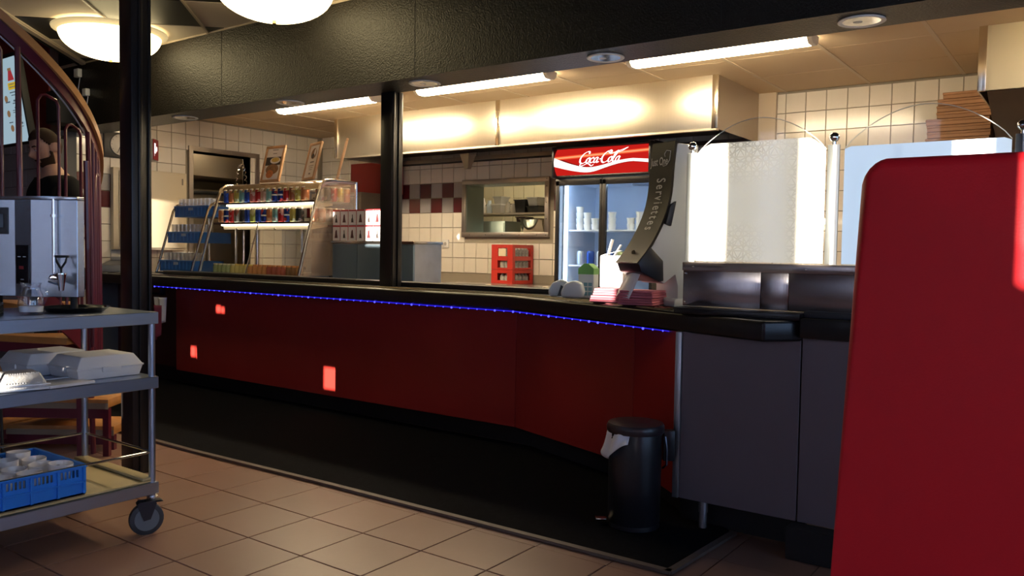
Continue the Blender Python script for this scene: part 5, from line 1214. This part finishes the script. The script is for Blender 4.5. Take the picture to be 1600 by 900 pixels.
build('symbol',g,wm,o,smooth=0)
o=thing('wall_cabinet','wide cream painted metal cabinet on the left tiled wall, lit by the sun','cabinet',(X,4.25,1.06))
crm=M('cream_cabinet',(.62,.54,.4),.45)
build('body',G().box(X,X+.05,3.90,4.625,1.055,1.795),crm,o,bevel=.004)
build('door',G().box(X+.05,X+.065,3.95,4.17,1.075,1.77),crm,o,bevel=.003); build('door',G().box(X+.05,X+.065,4.175,4.60,1.075,1.785),crm,o,bevel=.003)
build('latch',G().box(X+.065,X+.07,4.565,4.578,1.68,1.74).box(X+.065,X+.07,3.97,3.985,1.68,1.74),M('latch_grey',(.25,.22,.18),.4),o)
build('notice',G().box(X+.065,X+.0665,3.99,4.09,1.45,1.73),M('grey_notice',(.55,.53,.5),.6),o)
# dish room items
dr=M('dish_steel',(.32,.27,.21),.35,.8)
o=thing('dishwasher_hood','large dull steel dishwasher canopy inside the left wall opening','hood',(-8.3,5.4,1.0))
build('canopy',G().box(-8.8,-8.0,4.9,6.2,1.86,2.2),M('beige_panel',(.42,.34,.24),.5),o,bevel=.005)
build('body',G().box(-8.8,-8.05,4.95,6.15,.9,1.72),dr,o,bevel=.01); build('handle_bar',G().tube([(-8.02,5.0,1.66),(-7.98,5.3,1.68),(-7.98,5.9,1.68)],.02,8),blackmatte,o); build('support',G().box(-8.75,-8.1,5.0,6.1,0,.9),dr,o)
build('column',G().box(-8.8,-8.7,4.95,6.15,1.72,1.86),dr,o)
o=thing('added_tube_light','added tube light on the ceiling of the dishwashing room behind the left wall','lamp',(-7.9,5.0,2.34))
build('diffuser',G().box(-7.95,-7.85,4.0,5.2,2.31,2.34),emitm('tube_warm',(1,.85,.6),22),o); build('housing',G().box(-7.97,-7.83,3.98,5.22,2.34,2.35),white,o)  # unseen lamp added to brighten the dish room
o=thing('rinse_tap','coiled chrome rinse tap rising in the left wall opening behind the case','tap',(-7.05,5.1,1.0))
g=G(); P=[]
for k in range(110): 
    a=k*.9; s=k/110; ang=math.pi*s; cx=-7.05; cy=5.1+.06*math.cos(ang)*1.0; cz=1.62+.30*math.sin(ang)
    P.append((cx+.014*math.cos(a),cy+.010*math.sin(a),cz+.008*math.sin(a)))
g.tube(P,.004,6); build('coil',g,chrome,o)
build('riser',G().cyl((-7.05,5.04,.9),(-7.05,5.04,1.62),.012,12).cyl((-7.05,5.0,1.60),(-7.05,5.35,1.60),.012,12).cyl((-7.05,5.33,1.56),(-7.05,5.33,1.66),.014,12),chrome,o)
o=thing('sink_bench','steel sink bench under the rinse tap by the left wall opening','bench',(-6.95,5.2,0))
build('top',G().box(-7.28,-6.78,4.75,5.7,.87,.9),ssc,o)
for x in (-7.25,-6.8):
    for y in (4.8,5.65): build('leg',G().cyl((x,y,0),(x,y,.87),.02,10),ssc,o)
# till at counter end
o=thing('cash_till','pale grey cash till at the far left end of the counter','till',(-6.85,3.78,.865),.35)
build('drawer',G().box(-.17,.17,-.12,.12,0,.06),M('till_grey',(.4,.4,.4),.45),o,local=True,bevel=.006)
build('keyboard',G().prism([(-.12,.06),(.0,.06),(.0,.1)],(-.15,0,0),(0,1,0),(0,0,1),(.2,0,0)),M('till_dark',(.1,.1,.12),.5),o,local=True)
build('body',G().box(-.15,.15,.0,.12,.06,.13),M('till_grey'),o,local=True,bevel=.008)
# cloths hanging in the recess
def drape(x,y,w_,z0,z1,seed):
    def f(a,b): return Vector((x+w_*(a-.5)*(1-.35*b)+.01*b,y-.012*math.sin(a*9+seed)-.02*math.sin(math.pi*a),z1-(z1-z0)*b*(1-.25*abs(a-.3))))
    return f
o=sheetobj('hanging_cloth',drape(-5.90,3.54,.15,.47,.70,1),12,10,M('white_cloth')); o['label']='white cloth hanging from the counter end beside the first red panel'; o['category']='cloth'
o=sheetobj('hanging_cloth',drape(-5.89,3.51,.09,.37,.64,3),10,10,M('maroon_cloth',(.2,.03,.07),.8)); o['label']='maroon cloth hanging over the white one at the counter end'; o['category']='cloth'
o=sheetobj('hanging_cloth',drape(-6.08,3.55,.09,.42,.70,5),10,10,M('ochre_cloth',(.3,.15,.05),.8)); o['label']='ochre cloth hanging left of the white cloth under the counter'; o['category']='cloth'
o=thing('coat_rail','dark rail under the counter end carrying the cloths','rail',(-6.2,3.6,.72)); build('bar',G().tube([(-6.5,3.57,.72),(-5.93,3.57,.72)],.008,8),blackmatte,o); [build('bracket',G().box(a,a+.02,3.565,3.60,.715,.784),blackmatte,o) for a in (-6.5,-5.95)]
# ================================================================== MAN
PX=Vector((-5.46,2.56,0))
t=thing('person','man in black shirt with short brown hair and beard, looking down behind the stair rail','person',tuple(PX))
face=(-er*.62-ef*.78).normalized()        # facing direction: left and towards camera
rt=Vector((-face.y,face.x,0))              # his left
def bp(r,f,z): return PX+rt*r+face*f+Vector((0,0,z))
def skin(name,verts,edges,mat,parent,sub=2,root=0):
    me=bpy.data.meshes.new(name); T=inv(parent)
    me.from_pydata([T@v[0] for v in verts],edges,[]); o=bpy.data.objects.new(name,me); COL.objects.link(o); o.parent=parent
    m=o.modifiers.new('skin','SKIN'); m.use_smooth_shade=True
    sv=me.skin_vertices[0].data
    for i,v in enumerate(verts): sv[i].radius=(v[1] if isinstance(v[1],tuple) else (v[1],v[1])); sv[i].use_root=(i==root)
    s_=o.modifiers.new('sub','SUBSURF'); s_.levels=sub; s_.render_levels=sub; me.materials.append(mat); return o
sk=M('skin',(.42,.235,.165),.5)
V=[(bp(0,0,.98),(.15,.11)),(bp(0,.0,1.15),(.14,.10)),(bp(0,.01,1.32),(.165,.11)),(bp(0,.0,1.47),(.13,.085)),(bp(0,.015,1.555),.058),(bp(0,.04,1.62),.055)]
E_=[(0,1),(1,2),(2,3),(3,4),(4,5)]
def chain(start,pts,rad):
    p=start
    for q,r_ in zip(pts,rad): V.append((q,r_)); E_.append((p,len(V)-1)); p=len(V)-1
    return p
hands=[]
for s in (-1,1):
    chain(0,[bp(.1*s,0,.88),bp(.105*s,.02,.5),bp(.11*s,-.01,.1),bp(.12*s,.13,.05)],[.09,.06,.042,.035])
    e=chain(3,[bp(.17*s,0,1.46),bp(.215*s,-.02,1.38),bp(.25*s,.02,1.14),bp(.14*s,.22,1.05),bp(.10*s,.27,1.04)],[.06,.052,.042,.034,.03])
    for k in range(4):
        b=bp((.10-.018*k+.03)*s,.30,1.045); chain(e,[b,b+face*.035-Vector((0,0,.012)),b+face*.05-Vector((0,0,.035))],[.0095,.009,.008])
    chain(e,[bp(.07*s,.27,1.06),bp(.05*s,.29,1.05)],[.011,.009])
body_=skin('body',V,E_,sk,t)
# clothing
shirt=M('black_shirt',(.01,.01,.011),.9,spec=.1); 
V=[(bp(0,0,.95),(.185,.14)),(bp(0,.0,1.12),(.17,.13)),(bp(0,.01,1.32),(.20,.135)),(bp(0,.0,1.45),(.165,.105)),(bp(0,.012,1.525),(.078,.074))]; E_=[(0,1),(1,2),(2,3),(3,4)]
for s in (-1,1): chain(3,[bp(.17*s,0,1.455),bp(.222*s,-.02,1.37),bp(.255*s,.01,1.2)],[.078,.070,.056])
skin('shirt',V,E_,shirt,t)
V=[(bp(0,0,.98),(.17,.13))]; E_=[]
for s in (-1,1): chain(0,[bp(.1*s,0,.86),bp(.108*s,.02,.5),bp(.11*s,-.01,.1)],[.105,.078,.06])
skin('trousers',V,E_,M('dark_trousers',(.015,.016,.02),.8),t)
for s in (-1,1): build('shoe',G().sphere(tuple(bp(.12*s,.06,.05)),.06,16,10,1.0,1.0,.8).sphere(tuple(bp(.12*s,.14,.045)),.05,16,10,1,1,.8),blackmatte,t)
build('logo',G().obox(bp(.04,.137,1.36),rt*.05,face*.002,(0,0,.008)).obox(bp(.035,.139,1.372),rt*.02,face*.002,(0,0,.006)),M('print_pale',(.6,.58,.55),.5),t)
# head: shaped from rings, looking down
hc=bp(0,.055,1.70); dn=R(22)
fw=(face*math.cos(dn)-Vector((0,0,math.sin(dn)))); upv=(Vector((0,0,math.cos(dn)))+face*math.sin(dn))
def hp(r,f,z): return hc+rt*r+fw*f+upv*z
g=G(); rings=44; seg=64; vs=[]
for i in range(rings+1):
    v_=-1+2*i/rings; z=v_*.122
    for k in range(seg):
        a=2*math.pi*k/seg; cf=math.cos(a); sr=math.sin(a)
        prof=math.sqrt(max(0,1-abs(v_)**2.4))
        wx=.071*prof*(1-.18*max(0,-v_)); fx=(.086 if cf>0 else .088)*prof
        if v_<-.1 and cf<0: fx*=1-.35*min(1,(-v_-.1)/.5)
        r_=sr*wx; f_=cf*fx
        fr_m=max(0,cf)**6*math.exp(-(sr/.35)**2)
        if cf>.5:
            nz=math.exp(-((z+.02)/.022)**2)*math.exp(-(r_/.013)**2)*.026+math.exp(-((z-.0)/.03)**2)*math.exp(-(r_/.009)**2)*.012
            f_+=nz
            f_-=math.exp(-((z-.012)/.014)**2)*math.exp(-((abs(r_)-.031)/.016)**2)*.011
            f_+=math.exp(-((z-.036)/.012)**2)*.004
            f_+=math.exp(-((z+.060)/.009)**2)*math.exp(-(r_/.024)**2)*.006
            f_+=math.exp(-((z+.1)/.02)**2)*math.exp(-(r_/.03)**2)*.012
        vs.append(hp(r_,f_,z))
fs_=[(i*seg+k,i*seg+(k+1)%seg,(i+1)*seg+(k+1)%seg,(i+1)*seg+k) for i in range(rings) for k in range(seg)]
g.add(vs,fs_)
hd=build('head',g,sk,body_,smooth=180); 
for s in (-1,1):
    build('ear',G().sphere((0,0,0),.03,14,10,.35,.62,1.05) and G().add([hp(.076*s+.010*s*math.cos(a)*0+.012*s*(b),-.008-.02*b+.018*math.cos(a),-.005+.030*math.sin(a)) for b in (0,.6,1) for a in [q/12*6.283 for q in range(12)]],[(i*12+k,i*12+(k+1)%12,(i+1)*12+(k+1)%12,(i+1)*12+k) for i in range(2) for k in range(12)]+[tuple(range(24,36))]),sk,hd)
    build('eye',G().sphere(tuple(hp(.029*s,.069,.010)),.0125,14,10),M('eye_white',(.6,.58,.55),.2),hd)
    build('eyelid',G().sphere(tuple(hp(.029*s,.0695,.013)),.0138,14,10,1,1,.75),sk,hd)
    build('eyebrow',G().tube([hp((.014+.011*k)*s,.083-.003*k,.030+.003*math.sin(k)) for k in range(4)],.0042,6),M('brown_hair',(.03,.016,.01),.8,spec=.15),hd)
hairm=M('brown_hair'); g=G()
def cap(cond,off,zoff=0):
    g=G(); idx={}; L=[]
    for i in range(rings+1):
        for k in range(seg):
            v_=-1+2*i/rings; z=v_*.122; a=2*math.pi*k/seg
            if cond(a,z): 
                idx[(i,k)]=len(L); p=vs[i*seg+k]; d=(p-hc).normalized(); L.append(p+d*off+upv*zoff)
    F_=[]
    for i in range(rings):
        for k in range(seg):
            q=[(i,k),(i,(k+1)%seg),(i+1,(k+1)%seg),(i+1,k)]
            if all(x in idx for x in q): F_.append(tuple(idx[x] for x in q))
    g.add(L,F_); return g
h_=build('hair',cap(lambda a,z:z>.014+.052/(1+math.exp(-(math.cos(a)-.3)*14))-.066/(1+math.exp((math.cos(a)+.2)*14)),.008),hairm,t,smooth=180); m=h_.modifiers.new('thick','SOLIDIFY'); m.thickness=.006
h_=build('beard',cap(lambda a,z:z<-.048+.055*math.exp(-((math.cos(a)-.1)/.13)**2) and math.cos(a)>-.02 and not(abs(z+.062)<.005 and math.cos(a)>.9),.003),hairm,t,smooth=180); m=h_.modifiers.new('thick','SOLIDIFY'); m.thickness=.004
